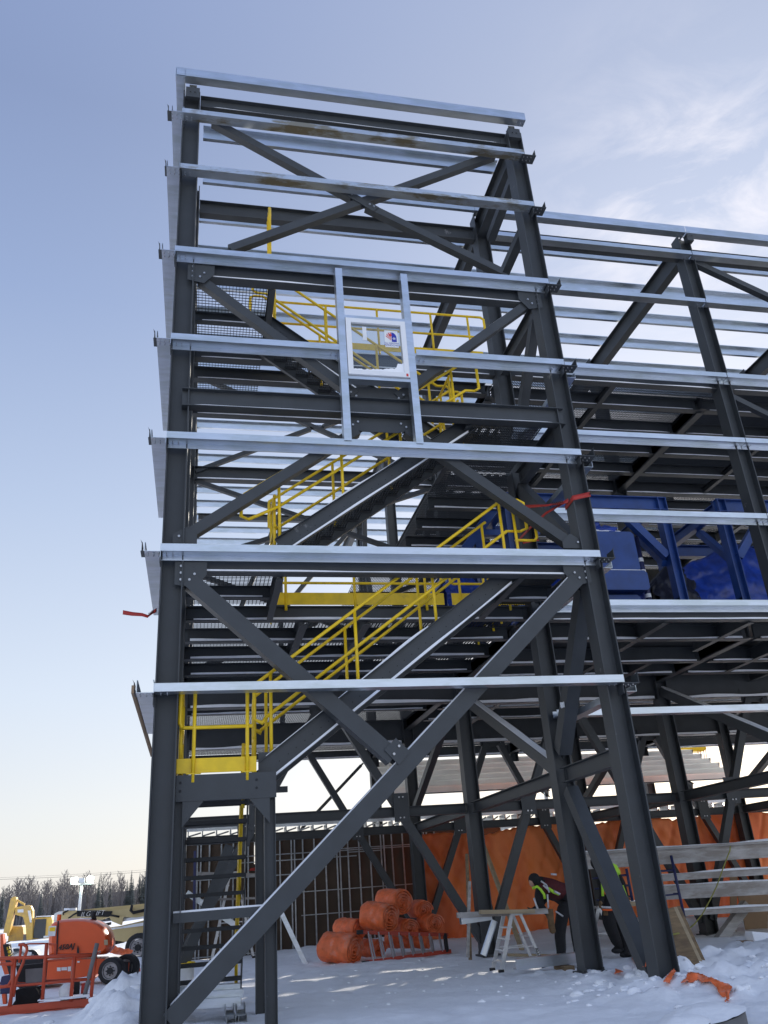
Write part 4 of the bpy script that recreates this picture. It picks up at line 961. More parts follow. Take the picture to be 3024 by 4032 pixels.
# ---- step ladder used as a trestle
def step_ladder(loc, label, h=1.22, spread=.86, wid=.5, top=.2, nst=4, txt=None, m='alu', rz=0):
    """A seen in the XZ plane: two sides at y=0 and y=wid"""
    o = thing('step_ladder', label, 'step ladder', loc)
    L = V(loc)
    for yy, wy in ((0, .04), (wid, -.04)):
        a0 = L+V((-spread/2, yy, 0)); a1 = L+V((-top/2, yy+wy, h)); b0 = L+V((spread/2, yy, 0)); b1 = L+V((top/2, yy+wy, h))
        r1 = bar(o, 'rail', a0, a1, .03, .075, m, up=(1, 0, 0)); r2 = bar(o, 'rail', b0, b1, .03, .055, m, up=(1, 0, 0))
        for r_, p in ((r1, a0), (r2, b0)): mb = MB(); mb.box(p+V((0, 0, .03)), (.11, .05, .06)); build(mb, 'rubber_foot', 'black', r_)
        q = .42; bar(o, 'spreader', a0.lerp(a1, q), b0.lerp(b1, q), .015, .02, m)
    for i in range(nst):
        q = (i+1)/(nst+1); a_ = V((-spread/2, 0, 0)).lerp(V((-top/2, 0, h)), q)
        mb = MB(); mb.box2(L+V((a_.x-.04, 0, a_.z-.03)), L+V((a_.x+.05, wid, a_.z))); build(mb, 'step', m, o)
        a_ = V((spread/2, 0, 0)).lerp(V((top/2, 0, h)), q)
        if i % 2 == 0: bar(o, 'rear_brace', L+V((a_.x, 0, a_.z)), L+V((a_.x, wid, a_.z)), .02, .03, m)
    mb = MB(); mb.box2(L+V((-top/2-.03, -.01, h-.01)), L+V((top/2+.03, wid+.01, h+.03))); build(mb, 'top_cap', m, o)
    if txt:
        a0 = L+V((spread/2, -.022, 0)); a1 = L+V((top/2, .02, h)); d = (a0-a1).normalized(); c = a1.lerp(a0, .80)
        text_mesh(txt, .085, facing(c+V((0, -.012, 0)), d, (-d.z, 0, d.x) if False else (abs(d.z), 0, abs(d.x))), 'blackink', 'lettering', o, .002, .002)
    return o
ap = onY(2034, 3600, 17.9); step_ladder((ap.x-.02, 17.85, gh(ap.x, 17.9)-.03), 'silver aluminium step ladder carrying planks, with black lettering on one rail', ap.z-gh(ap.x, 17.9)+.02, .92, .55, txt='ALLRIGHT')
zt = ap.z+.02
def pl(u0, v0, u1, v1, y, w, h, nm, m, label, cat, dy1=0):
    p0, p1 = onY(u0, v0, y), onY(u1, v1, y+dy1); mb = MB(); mb.prism(sq(w, h), p0, p1); o = build(mb, nm, m, origin=(p0+p1)/2); return tag(o, label, cat)
pl(1804, 3604, 2150, 3587, 18.05, .24, .10, 'plank', 'oldplank', 'grey weathered plank on the step ladder, its left end overhanging', 'plank')
pl(1890, 3591, 2102, 3588, 17.86, .14, .075, 'plank', 'woodx', 'pale new lumber lying on top of the weathered plank at the step ladder', 'plank')
mb = MB(); p0, p1 = onY(1815, 3640, 18.2), onY(1935, 3622, 18.2); mb.prism(Ubar(.14, .12, .006), p0, p1); tag(build(mb, 'metal_channel', 'galv', origin=p0), 'short shiny metal channel hanging under the weathered plank', 'channel')
mb = MB(); p0, p1 = onY(1948, 3625, 18.6), onY(1904, 3762, 18.6); mb.prism([(-.07, -.01), (.07, -.01), (.05, .01), (-.04, .02)], p0, p1, up=(0, -1, 0)); tag(build(mb, 'metal_offcut', 'galv', origin=p1), 'twisted shiny metal strip leaning behind the step ladder', 'offcut')
p0, p1 = onY(2035, 3822, 16.9), onY(2300, 3800, 16.9)
mb = MB(); mb.prism([(-a_, b__) for a_, b__ in [(0, 0), (.22, 0), (.22, .02), (.015, .02), (.015, .16), (.22, .16), (.22, .18), (0, .18)]], (p0.x, 16.9, .10), (p1.x+.2, 16.9, .12)); tag(build(mb, 'channel_beam', 'galv', origin=(p0.x, 16.9, .1)), 'grey metal channel lying in the snow in front of the bending worker', 'channel')
mb = MB(); mb.box2((p0.x+.9, 16.75, -.05), (p0.x+1.1, 17.3, .10)); tag(build(mb, 'wood_block', 'wood', origin=(p0.x+1, 17, 0)), 'wood block under the metal channel', 'block')
# leaning timber and stud
pl(1852, 3785, 1838, 3362, 21.5, .13, .05, 'plank', 'wood', 'weathered board standing upright against the left side of the middle column', 'plank')
pl(1842, 3770, 1849, 3470, 21.2, .10, .05, 'plank', 'oldplank', 'short board standing beside the taller one at the middle column', 'plank')
pl(2075, 3795, 1874, 3248, 22.6, .09, .10, 'lumber_brace', 'woodx', 'long pale timber leaning left against the middle column', 'lumber', 2.0)
pl(1968, 3700, 1892, 3425, 22.4, .18, .05, 'plank', 'wood', 'wide brown board leaning just right of the middle column', 'plank')
pl(1204, 3800, 1106, 3590, 25.2, .06, .12, 'metal_stud', 'galv', 'loose galvanised stud leaning in the snow in front of the sheathed wall', 'stud')
pl(1619, 3798, 1850, 3782, 23.2, .14, .12, 'timber', 'wood', 'dark timber lying in the snow between the orange ladder and the column', 'timber')
pl(2001, 3760, 2310, 3765, 20.8, .14, .06, 'timber', 'woodx', 'timber lying in the snow behind the bending worker', 'timber')
# scaffold trestle inside the annex
step_ladder((1.15, 29.6, 0), 'distant silver step ladder on the ground in front of the sheathed wall', 2.5, 1.3, .5, nst=6)
pl(780, 3440, 1035, 3447, 29.3, .3, .10, 'plank', 'oldplank', 'high grey plank resting on the distant step ladder', 'plank')
pl(770, 3545, 1035, 3535, 29.3, .3, .06, 'plank', 'oldplank', 'lower grey plank resting on the distant step ladder', 'plank')
pl(764, 3590, 768, 3350, 28.2, .08, .08, 'blue_post', 'navy', 'slim navy blue post in front of the sheathed wall behind the bottom stairs', 'post')
mb = MB(); p = onY(1012, 3427, 29.3); mb.add([p+V((-.28, 0, 0)), p+V((.1, 0, 0)), p+V((.2, .2, .0)), p+V((-.2, .2, 0)), p+V((-.18, 0, .08)), p+V((.05, .02, .10)), p+V((.1, .15, .05)), p+V((-.12, .15, .06))], [(0, 1, 5, 4), (1, 2, 6, 5), (2, 3, 7, 6), (3, 0, 4, 7), (4, 5, 6, 7), (3, 2, 1, 0)]); tag(build(mb, 'red_cloth', 'dangertape', origin=p), 'red cloth left on the high grey plank', 'cloth')
pl(735, 3515, 1050, 3725, 28.4, .1, .16, 'metal_channel', 'galv', 'long pale metal channel sloping down behind the bottom stairs', 'channel')
pl(905, 3330, 705, 3850, 18.9, .2, .2, 'leaning_steel_tube', 'steel', 'dark grey steel tube leaning behind the bottom stairs', 'tube', 0)
# galvanised sections at the tower foot
for i, (u0, v0, u1, v1, y, lb) in enumerate(((672, 3925, 945, 3908, 15.0, 'topmost galvanised channel of the pile at the foot of the stairs'), (690, 3950, 958, 3930, 14.8, 'second galvanised channel in the pile at the foot of the stairs'), (755, 3975, 948, 3962, 14.6, 'lowest galvanised channel in the pile at the foot of the stairs'))):
    p0, p1 = onY(u0, v0, y), onY(u1, v1, y); mb = MB(); mb.prism([(-a_, b__) for a_, b__ in [(0, 0), (.2, 0), (.2, .01), (.01, .01), (.01, .11), (.2, .11), (.2, .12), (0, .12)]], p0, p1); tag(build(mb, 'channel_beam', 'galv', origin=p0), lb, 'channel', 'galvanised channels piled at the stair foot')
for j, (u, v, lb) in enumerate(((905, 4000, 'left stub of galvanised stud sticking out of the snow by the stair foot'), (950, 3998, 'right stub of galvanised stud sticking out of the snow by the stair foot'))):
    p = onY(u, v, 14.3); mb = MB(); mb.prism(Ubar(.13, .12, .006), p, p+V((0, .5, .02))); mb.prism(Ubar(.13, .12, .006), p+V((.02, 0, -.13)), p+V((.02, .5, -.12))); tag(build(mb, 'metal_stub', 'stud', origin=p), lb, 'stud')
# white and yellow drum left of the stairs
p = onY(708, 3865, 18.6); o = thing('drum', 'white drum with a yellow rim standing behind the left column of the tower', 'drum', (p.x, 18.6, 0))
mb = MB(); mb.sm = True; mb.cyl((p.x, 18.6, .28), (0, 0, 1), .26, .62, 20); build(mb, 'shell', 'white', o)
mb = MB(); mb.sm = True; mb.tube([(p.x+.26*cos(i*pi/10), 18.6+.26*sin(i*pi/10), .60) for i in range(21)], .03, 6); build(mb, 'rim', 'yellow', o)

# ---- planks on scaffold frames at the right
def rack(x0, u0, v0, u1, v1, y, h, w, m, label, nm='scaffold_plank', two=False):
    p0, p1 = onY(u0, v0, y), onY(u1, v1, y); d = (p1-p0); p1 = p0 + d*1.6; mb = MB()
    if two: mb.prism([(-a_, b__) for a_, b__ in [(-.10, h), (w, h), (w, h+.05), (-.06, h+.05), (-.06, h+.02), (-.10, h+.02)]], p0, p1)
    mb.prism([(-a_, b__) for a_, b__ in [(0, 0), (w, 0), (w, h), (0, h)]], p0, p1)
    o = build(mb, nm, m, origin=p0); tag(o, label, 'plank', 'long members stacked on the scaffold rack')
    snowstrip(p0+V((0, w*.4, h+(.05 if two else 0))), p1+V((0, w*.4, h+(.05 if two else 0))), w*.8, .03, .2)
    return o
YR = 20.3
rack(0, 2292, 3424, 3024, 3376, YR-.1, .33, .5, 'oldplank', 'topmost long member of the rack, thick with a metal lip', two=True)
rack(0, 2585, 3472, 3024, 3444, YR, .15, .4, 'oldplank', 'second long plank from the top of the rack')
rack(0, 2600, 3544, 3024, 3522, YR, .31, .5, 'oldplank', 'third long plank of the rack, the deepest one')
rack(0, 2660, 3608, 3024, 3588, YR, .12, .45, 'oldplank', 'lowest long plank of the rack, covered with snow')
rack(0, 2478, 3568, 2540, 3566, YR, .10, .3, 'woodx', 'short pale plank behind the front right column of the tower')
for (u0, v0, u1, v1, lb) in ((2642, 3368, 2706, 3664, 'navy scaffold frame in front of the planks'), (2466, 3420, 2490, 3548, 'navy scaffold frame beside the hooded worker')):
    p0, p1 = onY(u0, v0, YR-.25), onY(u1, v1, YR-.25); o = thing('trestle', lb, 'trestle', (p1.x, YR-.25, p1.z)); mb = MB(); mb.sm = True
    mb.tube([p0, (p0.x*.02+p1.x*.98, p1.y, p1.z)], .035); build(mb, 'standard', 'navy', o)
    mb = MB(); mb.sm = True; mb.tube([V((p0.x, YR+.6, p0.z)), (p1.x, YR+.6, p1.z)], .03); build(mb, 'standard', 'navy', o)
    for q in (.20, .52, .86): p = p0.lerp(p1, q); mb = MB(); mb.sm = True; mb.tube([p, p+V((0, .85, 0))], .025); mb.tube([p+V((-.9, 0, -.02)), p+V((.0, 0, 0))], .018); build(mb, 'ledger', 'navy', o)
mb = MB(); mb.sm = True; ps = [onY(u, v, YR-.35) for u, v in ((2876, 3330), (2874, 3350), (2850, 3410), (2822, 3490), (2795, 3545), (2765, 3600), (2735, 3638), (2712, 3658))]; mb.tube(ps, .014, 6); tag(build(mb, 'rope', 'rope', origin=ps[-1]), 'thin yellow green rope hanging in front of the rack planks', 'rope')
mb = MB(); slab(mb, [(1180, 960), (1475, 930), (1475, 1340), (1270, 1355), (1230, 1150)], 22.9, .03, 2424, 3132, 2.4583); tag(build(mb, 'brown_panel', 'cardboard', origin=(15, 22.9, .3)), 'large brown board standing behind the rack at the right edge', 'board')
mb = MB(); slab(mb, [(1110, 780), (1180, 780), (1170, 1360), (1115, 1355)], 22.6, .03, 2424, 3132, 2.4583); tag(build(mb, 'brown_panel', 'cardboard', origin=(14, 22.6, .3)), 'narrow brown board standing left of the large one behind the rack', 'board')
p0, p1 = onY(2938, 3560, 20.9), onY(2828, 3712, 20.9); mb = MB(); mb.prism(sq(.22, .22), p0, p1, up=(0, 1, 0)); tag(build(mb, 'grey_brace_tube', 'oldplank', origin=p1), 'pale grey steel tube leaning under the rack planks', 'tube')
# plywood sheets leaning by the tower column
for i, (a0, a1, m_, lb) in enumerate(((0, 0, 'wood', 'front sheet of the bundle of boards leaning in the snow beside the right tower column'), (26, 10, 'woodx', 'middle sheet of the leaning board bundle'), (52, 22, 'wood', 'rear dark sheet of the leaning board bundle'))):
    y = 14.25+.09*i; mb = MB(); slab(mb, [(2612+a0*.45, 3585-a0*.1), (2652+a0*.5, 3572-a0*.1), (2784+a0*.5, 3852), (2748+a0*.4, 3850), (2652+a0*.3, 3828)], y, .04); tag(build(mb, 'board_sheet', m_, origin=(7.5, y, .2)), lb, 'board')
mb = MB(); slab(mb, [(2630, 3681), (2676, 3672), (2676, 3677), (2630, 3687)], 14.2, .3); tag(build(mb, 'green_strap', 'hiviz' if False else 'rope', origin=(7.4, 14.2, 1)), 'strap tied round the leaning board bundle', 'strap')
p0, p1 = onY(2805, 3795, 15.6), onY(3090, 3738, 15.6); mb = MB(); mb.sm = True; mb.tube([p0, p1], .028); tag(build(mb, 'white_pipe', 'white', origin=p0), 'white plastic pipe lying on the snow at the right edge', 'pipe')
mb = MB(); slab(mb, [(1300, 1410), (1475, 1390), (1475, 1640), (1340, 1620), (1300, 1500)], 17.5, .5, 2424, 3132, 2.4583); tag(build(mb, 'snowy_box', 'cardboard', origin=(11, 17.5, .1)), 'brown box half buried in snow at the right edge', 'box')
snowstrip(onY(2955, 3705, 17.6), onY(3050, 3700, 17.6), .6, .14)
# half buried grey tubes, bottom right
for (u, v, r_, h_, lb, yy) in ((2776, 3992, .46, .30, 'large grey cardboard tube standing in the snow, capped with snow', 11.6), (2690, 4042, .30, .30, 'smaller grey tube half buried in snow at the bottom edge', 11.0)):
    p = onG(u, v+60)+V((0, 0, .12)); mb = MB(); mb.sm = True; n = 36; tilt = .06
    vs = []
    for zz, rr in ((-h_, r_), (0, r_), (0, r_-.02), (-.05, r_-.02)):
        for i in range(n): a_ = 2*pi*i/n; vs.append(p+V((rr*cos(a_), rr*sin(a_), zz+tilt*cos(a_))))
    mb.add(vs, [(k*n+i, k*n+(i+1) % n, (k+1)*n+(i+1) % n, (k+1)*n+i) for k in range(3) for i in range(n)]); o = build(mb, 'cardboard_tube', 'concrete', origin=p); tag(o, lb, 'tube')
    vs = [p+V((0, 0, .10))]; 
    for k in range(1, 6):
        for i in range(n): a_ = 2*pi*i/n; rr = (r_+.015)*k/5; vs.append(p+V((rr*cos(a_), rr*sin(a_), .10*(1-(k/5)**2)+tilt*cos(a_)*k/5+.012+.02*noise.noise(V((rr*6*cos(a_), rr*6*sin(a_), 1)))))) 
    snowmb.add(vs, [(0, 1+i, 1+(i+1) % n) for i in range(n)]+[(1+k*n+i, 1+(k+1)*n+i, 1+(k+1)*n+(i+1) % n, 1+k*n+(i+1) % n) for k in range(4) for i in range(n)])
# orange tarp scraps poking out of the snow
def inside(x, y, pg):
    c = False; n = len(pg)
    for i in range(n):
        (x1, y1), (x2, y2) = pg[i], pg[i-1]
        if (y1 > y) != (y2 > y) and x < (x2-x1)*(y-y1)/(y2-y1)+x1: c = not c
    return c
def scrap(px, y0, y1, label, seed):
    """torn sheet draped over the snow, following the ground"""
    mb = MB(); mb.sm = True; st = 15; x0_, x1_ = min(a_ for a_, _ in px), max(a_ for a_, _ in px); z0_, z1_ = min(b__ for _, b__ in px), max(b__ for _, b__ in px)
    idx = {}; fs = []
    def vid(i, j):
        if (i, j) not in idx:
            p = onG(2600+(x0_+i*st)/3.913, 3500+(z0_+j*st)/3.913); h_ = .05+.045*noise.noise(V((p.x*4, p.y*2.5, seed)))
            idx[(i, j)] = len(mb.v); mb.v.append(V((p.x, p.y, p.z+h_)))
        return idx[(i, j)]
    for i in range(int((x1_-x0_)/st)+1):
        for j in range(int((z1_-z0_)/st)+1):
            if inside(x0_+(i+.5)*st+4*noise.noise(V((i*.7, j*.7, seed))), z0_+(j+.5)*st+4*noise.noise(V((i*.7, j*.7, seed+5))), px): fs.append((vid(i, j), vid(i+1, j), vid(i+1, j+1), vid(i, j+1)))
    vs, mb.v = mb.v, []; mb.add(vs, fs)
    o = build(mb, 'tarp_scrap', 'orangeroll', origin=vs[0]); md = o.modifiers.new('t', 'SOLIDIFY'); md.thickness = .01
    return tag(o, label, 'tarp scrap', 'orange tarp scraps in the snow')
scrap([(60, 1495), (110, 1400), (170, 1320), (215, 1290), (250, 1325), (215, 1400), (160, 1480), (130, 1515)], 12.75, 13.0, 'small orange tarp scrap in the snow right beside the tower column', 1)
scrap([(325, 1490), (380, 1430), (440, 1360), (520, 1345), (600, 1350), (680, 1370), (800, 1430), (950, 1480), (1050, 1500), (1130, 1570), (1040, 1680), (960, 1690), (880, 1590), (790, 1500), (660, 1500), (590, 1440), (520, 1460), (450, 1470), (400, 1490), (330, 1500)], 12.5, 12.8, 'long orange tarp scrap winding over the snow mound', 2)
scrap([(1075, 1560), (1050, 1650), (1030, 1740), (1000, 1790), (1025, 1810), (1065, 1750), (1095, 1660), (1120, 1580)], 12.3, 12.4, 'narrow orange strip hanging from the end of the long scrap', 3)
scrap([(-440, 1010), (-420, 950), (-360, 900), (-300, 900), (-180, 1230), (-240, 1270), (-330, 1180), (-420, 1120)], 14.6, 14.8, 'crumpled orange tarp in the snow left of the tower brace foot', 4)
scrap([(-700, 1320), (-650, 1290), (-600, 1290), (-570, 1310), (-575, 1335), (-600, 1330), (-650, 1335), (-690, 1335)], 14.0, 14.1, 'tiny orange scrap in the snow, farthest left of them', 5)
# chunks of broken snow
random.seed(11); mb = MB(); mb.sm = True
def chunk(x, y, r_):
    z = gh(x, y); o_ = len(mb.v); mb.sphere((x, y, z), r_, 9, 7, (1.2, .8, .6))
    for i in range(o_, len(mb.v)):
        v = mb.v[i]; d = v-V((x, y, z+r_*.15)); mb.v[i] = v + d*(.75*noise.noise(v*(1.1/r_)+V((x, y, 0)))) 
for _ in range(340):
    q = random.random()
    if q < .55: x, y = random.gauss(8.0, 1.3), random.gauss(12.9, .8)
    elif q < .75: x, y = random.gauss(6.6, .9), random.gauss(14.0, 1.0)
    elif q < .88: x, y = random.gauss(-2.2, .7), random.gauss(15.6, 1.0)
    else: x, y = random.uniform(1, 6), random.uniform(14, 24)
    chunk(x, y, random.choice((.02, .03, .03, .04, .05, .07, .09)) if q < .88 else random.uniform(.015, .04))
o = build(mb, 'snow_lumps', 'snow'); tag(o, 'loose lumps of broken snow strewn over the ground', 'snow', kind='stuff')

# ---- barrier tape
def tape(pts, w, label, txt=True, nrm=None, cat='barrier tape', tw=.5):
    mb = MB(); mb.sm = True; P_ = []
    for i in range(len(pts)-1):
        a_, b__ = V(pts[i]), V(pts[i+1]); n = max(1, int((b__-a_).length/.06))
        P_ += [a_.lerp(b__, k/n) for k in range(n)]
    P_.append(V(pts[-1])); vs = []
    for i, p in enumerate(P_):
        a_ = tw*(sin(i*.21)+.6*noise.noise(V((i*.11, w, 0)))); u_ = V((0, sin(a_), cos(a_)))
        vs += [p-u_*w/2, p+u_*w/2]
    mb.add(vs, [(2*i, 2*i+2, 2*i+3, 2*i+1) for i in range(len(P_)-1)])
    o = build(mb, 'danger_tape', 'dangertape', origin=P_[0]); o.modifiers.new('t', 'SOLIDIFY').thickness = .003; tag(o, label, cat)
    if txt:
        for i in range(4, len(P_)-6, 15):
            d = (P_[i+3]-P_[i-3]).normalized(); text_mesh('DANGER', w*1.0, facing(P_[i]+V((0, -.035, -w*.02)), d if d.x > 0 else -d, (0, 0, 1)), 'blackink', 'lettering', o, .001, .001)
    return o
q = Y1-.30
c1 = onY(2232, 1950, q); c2 = onY(2302, 1935, q)
tape([(XB+.195, Y1+.19, c2.z-.02), (XB+.19, Y1-.195, c2.z), (XB-.19, Y1-.195, c1.z), (XB-.195, Y1+.19, c1.z-.04)], .10, 'red barrier tape wrapped round the front right tower column', tw=.05)
tape([onY(2236, 1975, Y1-.1), onY(2150, 1990, Y1+.3), onY(2052, 1996, Y1+.9)], .065, 'red barrier tape stretched from the column to the yellow rail end')
tape([onY(2238, 1968, Y1-.05), onY(2150, 2020, Y1+.4), onY(2090, 2075, Y1+.9), onY(2048, 2120, Y1+1.6), onY(2040, 2150, Y1+2.4)], .065, 'red barrier tape slanting down from the column to the rear column')
tape([(XB-.19, Y2-.25, onY(2040, 2152, Y2).z), (XB+.19, Y2-.25, onY(2095, 2142, Y2).z)], .07, 'short red barrier tape tied round the rear tower column', False)
tape([onY(617, 2402, 13.3), onY(600, 2412, 13.1), onY(582, 2427, 12.9), onY(560, 2420, 12.8), onY(520, 2417, 12.7), onY(484, 2411, 12.6)], .07, 'loose end of red barrier tape blowing out from the left side of the tower')

# ================================================================= PEOPLE
def body(pts, edges, mats_, regions, name, parent):
    """one continuous skinned figure; pts: name -> (pos, radius)"""
    names = list(pts); me = bpy.data.meshes.new(name)
    loc = parent.location
    me.from_pydata([tuple(V(pts[n][0])-loc) for n in names], [(names.index(a_), names.index(b__)) for a_, b__ in edges], [])
    o = bpy.data.objects.new(name, me); scene.collection.objects.link(o)
    sk = o.modifiers.new('skin', 'SKIN'); sk.use_smooth_shade = True
    for i, n in enumerate(names):
        r_ = pts[n][1]; r_ = r_ if isinstance(r_, tuple) else (r_, r_); me.skin_vertices[0].data[i].radius = r_
    me.skin_vertices[0].data[0].use_root = True
    o.modifiers.new('sub', 'SUBSURF').levels = 1; o.modifiers['sub'].render_levels = 1
    dg = bpy.context.evaluated_depsgraph_get(); ev = o.evaluated_get(dg); m2 = bpy.data.meshes.new_from_object(ev)
    bpy.data.objects.remove(o); o = bpy.data.objects.new(name, m2); scene.collection.objects.link(o); o.parent = parent
    m2.materials.clear()
    for m_ in mats_: m2.materials.append(M[m_])
    segs = [(V(pts[a_][0])-loc, V(pts[b__][0])-loc, regions.get((a_, b__), 0)) for a_, b__ in edges]
    for p in m2.polygons:
        c = p.center; best = 1e9; mi_ = 0
        for a_, b__, r_ in segs:
            ab = b__-a_; q = max(0, min(1, (c-a_).dot(ab)/max(1e-9, ab.length_squared))); d = (c-(a_+ab*q)).length
            if d < best: best = d; mi_ = r_
        p.material_index = mi_; p.use_smooth = True
    return o
def fingers(pts, edges, regions, wrist, hand, d, side, pre, reg, curl=.5, k=1.0):
    """palm vertex + five finger chains; d forward dir of the hand, side = thumb direction"""
    d = V(d).normalized(); side = V(side); side = (side-d*side.dot(d)).normalized(); n = d.cross(side)
    h = V(pts[hand][0])
    for i, (off, ln) in enumerate(((-.030, .060), (-.010, .075), (.012, .080), (.033, .072))):
        b0 = h + side*(off)*k + d*.035*k; nm = f'{pre}f{i}'
        pts[nm+'a'] = (b0, .011*k); pts[nm+'b'] = (b0+(d*(1-curl*.3)-n*curl*.5)*ln*.5*k, .010*k); pts[nm+'c'] = (b0+(d*(1-curl*.8)-n*curl*1.1)*ln*.9*k, .009*k)
        for a_, b__ in ((hand, nm+'a'), (nm+'a', nm+'b'), (nm+'b', nm+'c')): edges.append((a_, b__)); regions[(a_, b__)] = reg
    pts[pre+'ta'] = (h+side*.045*k-d*.01*k, .013*k); pts[pre+'tb'] = (h+side*.075*k+d*.03*k, .011*k)
    for a_, b__ in ((hand, pre+'ta'), (pre+'ta', pre+'tb')): edges.append((a_, b__)); regions[(a_, b__)] = reg
# worker 1, bending over the planks, facing left
YP = 18.75
def Q(a_, b__, y=YP): return onY(2000+a_/2.765, 3232+b__/2.765, y)
P1 = thing('person', 'worker in a maroon vest and black hood bending over the planks on the step ladder', 'person', (7.5, YP, 0))
hipc = Q(690, 870); pts = dict(
 pelvis=(hipc, (.17, .15)), waist=(Q(600, 775), (.25, .22)), chest=(Q(480, 715), (.29, .25)), neck=(Q(375, 650), (.085, .085)), head0=(Q(318, 648), (.105, .10)), head=(Q(285, 640), (.115, .105)), crown=(Q(262, 610), (.085, .085)),
 hipL=(Q(600, 960, YP-.12), .15), kneeL=(Q(562, 1230, YP-.14), .125), ankL=(Q(585, 1450, YP-.12), .11), toeL=(Q(545, 1505, YP-.16), .05),
 hipR=(Q(720, 960, YP+.12), .15), kneeR=(Q(735, 1220, YP+.2), .12), ankR=(Q(770, 1440, YP+.25), .11), toeR=(Q(730, 1495, YP+.2), .05),
 shL=(Q(345, 760, YP-.20), .115), elL=(Q(335, 900, YP-.26), .10), wrL=(Q(430, 1010, YP-.28), .05), haL=(Q(460, 1090, YP-.28), (.05, .03)),
 shR=(Q(420, 760, YP+.2), .095), elR=(Q(360, 920, YP+.25), .075), wrR=(Q(270, 975, YP+.2), .05), haR=(Q(230, 975, YP+.18), (.045, .03)))
edges = [('pelvis', 'waist'), ('waist', 'chest'), ('chest', 'neck'), ('neck', 'head0'), ('head0', 'head'), ('head', 'crown'), ('pelvis', 'hipL'), ('hipL', 'kneeL'), ('kneeL', 'ankL'), ('ankL', 'toeL'), ('pelvis', 'hipR'), ('hipR', 'kneeR'), ('kneeR', 'ankR'), ('ankR', 'toeR'),
 ('chest', 'shL'), ('shL', 'elL'), ('elL', 'wrL'), ('wrL', 'haL'), ('chest', 'shR'), ('shR', 'elR'), ('elR', 'wrR'), ('wrR', 'haR')]
reg = {('chest', 'neck'): 1, ('waist', 'chest'): 1, ('chest', 'shL'): 1, ('wrL', 'haL'): 2, ('wrR', 'haR'): 2}
fingers(pts, edges, reg, 'wrL', 'haL', V((.3, 0, -1)), V((0, -1, 0)), 'l', 2, .6); fingers(pts, edges, reg, 'wrR', 'haR', V((-1, 0, -.2)), V((0, -.3, 1)), 'r', 2, .9)
body(pts, edges, ['blackcloth', 'maroon', 'glove'], reg, 'body', P1)
def ribbon(px, y, w, name, m, parent, dy=0):
    mb = MB(); ps = [Q(a_, b__, y+(dy[i] if dy else 0)) for i, (a_, b__) in enumerate(px)]
    mb.sm = True
    for i in range(len(ps)-1): pass
    vs = []
    for i, p in enumerate(ps):
        d = (ps[min(i+1, len(ps)-1)]-ps[max(i-1, 0)]).normalized(); s_ = d.cross(V((0, -1, 0))).normalized()
        vs += [p-s_*w/2, p+s_*w/2, p+s_*w/2+V((0, .02, 0)), p-s_*w/2+V((0, .02, 0))]
    n = len(ps); fs = [(0, 1, 2, 3), (4*n-1, 4*n-2, 4*n-3, 4*n-4)]
    for i in range(n-1):
        for k in range(4): fs.append((4*i+k, 4*i+(k+1) % 4, 4*i+4+(k+1) % 4, 4*i+4+k))
    mb.add(vs, fs); return build(mb, name, m, parent)
ribbon([(268, 735), (320, 715), (360, 750), (395, 800), (405, 850)], YP-.41, .05, 'vest_stripe', 'hiviz', P1)
ribbon([(440, 735), (500, 775), (560, 800)], YP-.38, .06, 'vest_stripe', 'hiviz', P1)
ribbon([(505, 765), (570, 800)], YP-.40, .04, 'reflective_band', 'reflective', P1)
ribbon([(285, 840), (310, 920), (335, 980)], YP-.36, .035, 'sleeve_stripe', 'reflective', P1)
ribbon([(470, 580), (530, 585)], YP-.15, .04, 'shoulder_stripe', 'reflective', P1)
mb = MB(); mb.sm = True
for a_, b__ in (((360, 655), (420, 700)), ((420, 700), (450, 780)), ((385, 700), (430, 745)), ((430, 800), (440, 950)), ((520, 985), (600, 1040))): mb.tube([Q(*a_, YP-.42), Q(*b__, YP-.42)], .018, 6)
build(mb, 'harness', 'reflective', P1)
mb = MB(); mb.sm = True; mb.tube([Q(455, 960, YP-.30), Q(465, 1060, YP-.30), Q(480, 1180, YP-.30)], .075, 8); mb.sphere(Q(485, 1190, YP-.3), .07); build(mb, 'tool_pouch', 'glove', P1)
mb = MB(); mb.sm = True; mb.sphere(Q(288, 640), .135, 12, 8, (1, .95, 1)); mb.tube([Q(300, 650), Q(360, 690)], .12, 10); build(mb, 'hood', 'blackcloth', P1)
mb = MB(); mb.sm = True; mb.sphere(Q(262, 668, YP-.02), .085, 10, 7, (.8, .8, 1.1)); mb.add([Q(240, 690, YP-.03), Q(228, 700, YP), Q(245, 700, YP+.03)], [(0, 1, 2)]); build(mb, 'face', 'skin', P1)
for n_, (dx_) in enumerate((0, 1)): mb = MB(); p = Q(585 if not dx_ else 770, 1490, YP-.12 if not dx_ else YP+.25); mb.sm = True; mb.sphere(p+V((-.07, 0, 0)), .10, 10, 6, (1.5, .6, .6)); build(mb, 'boot', 'black', P1)
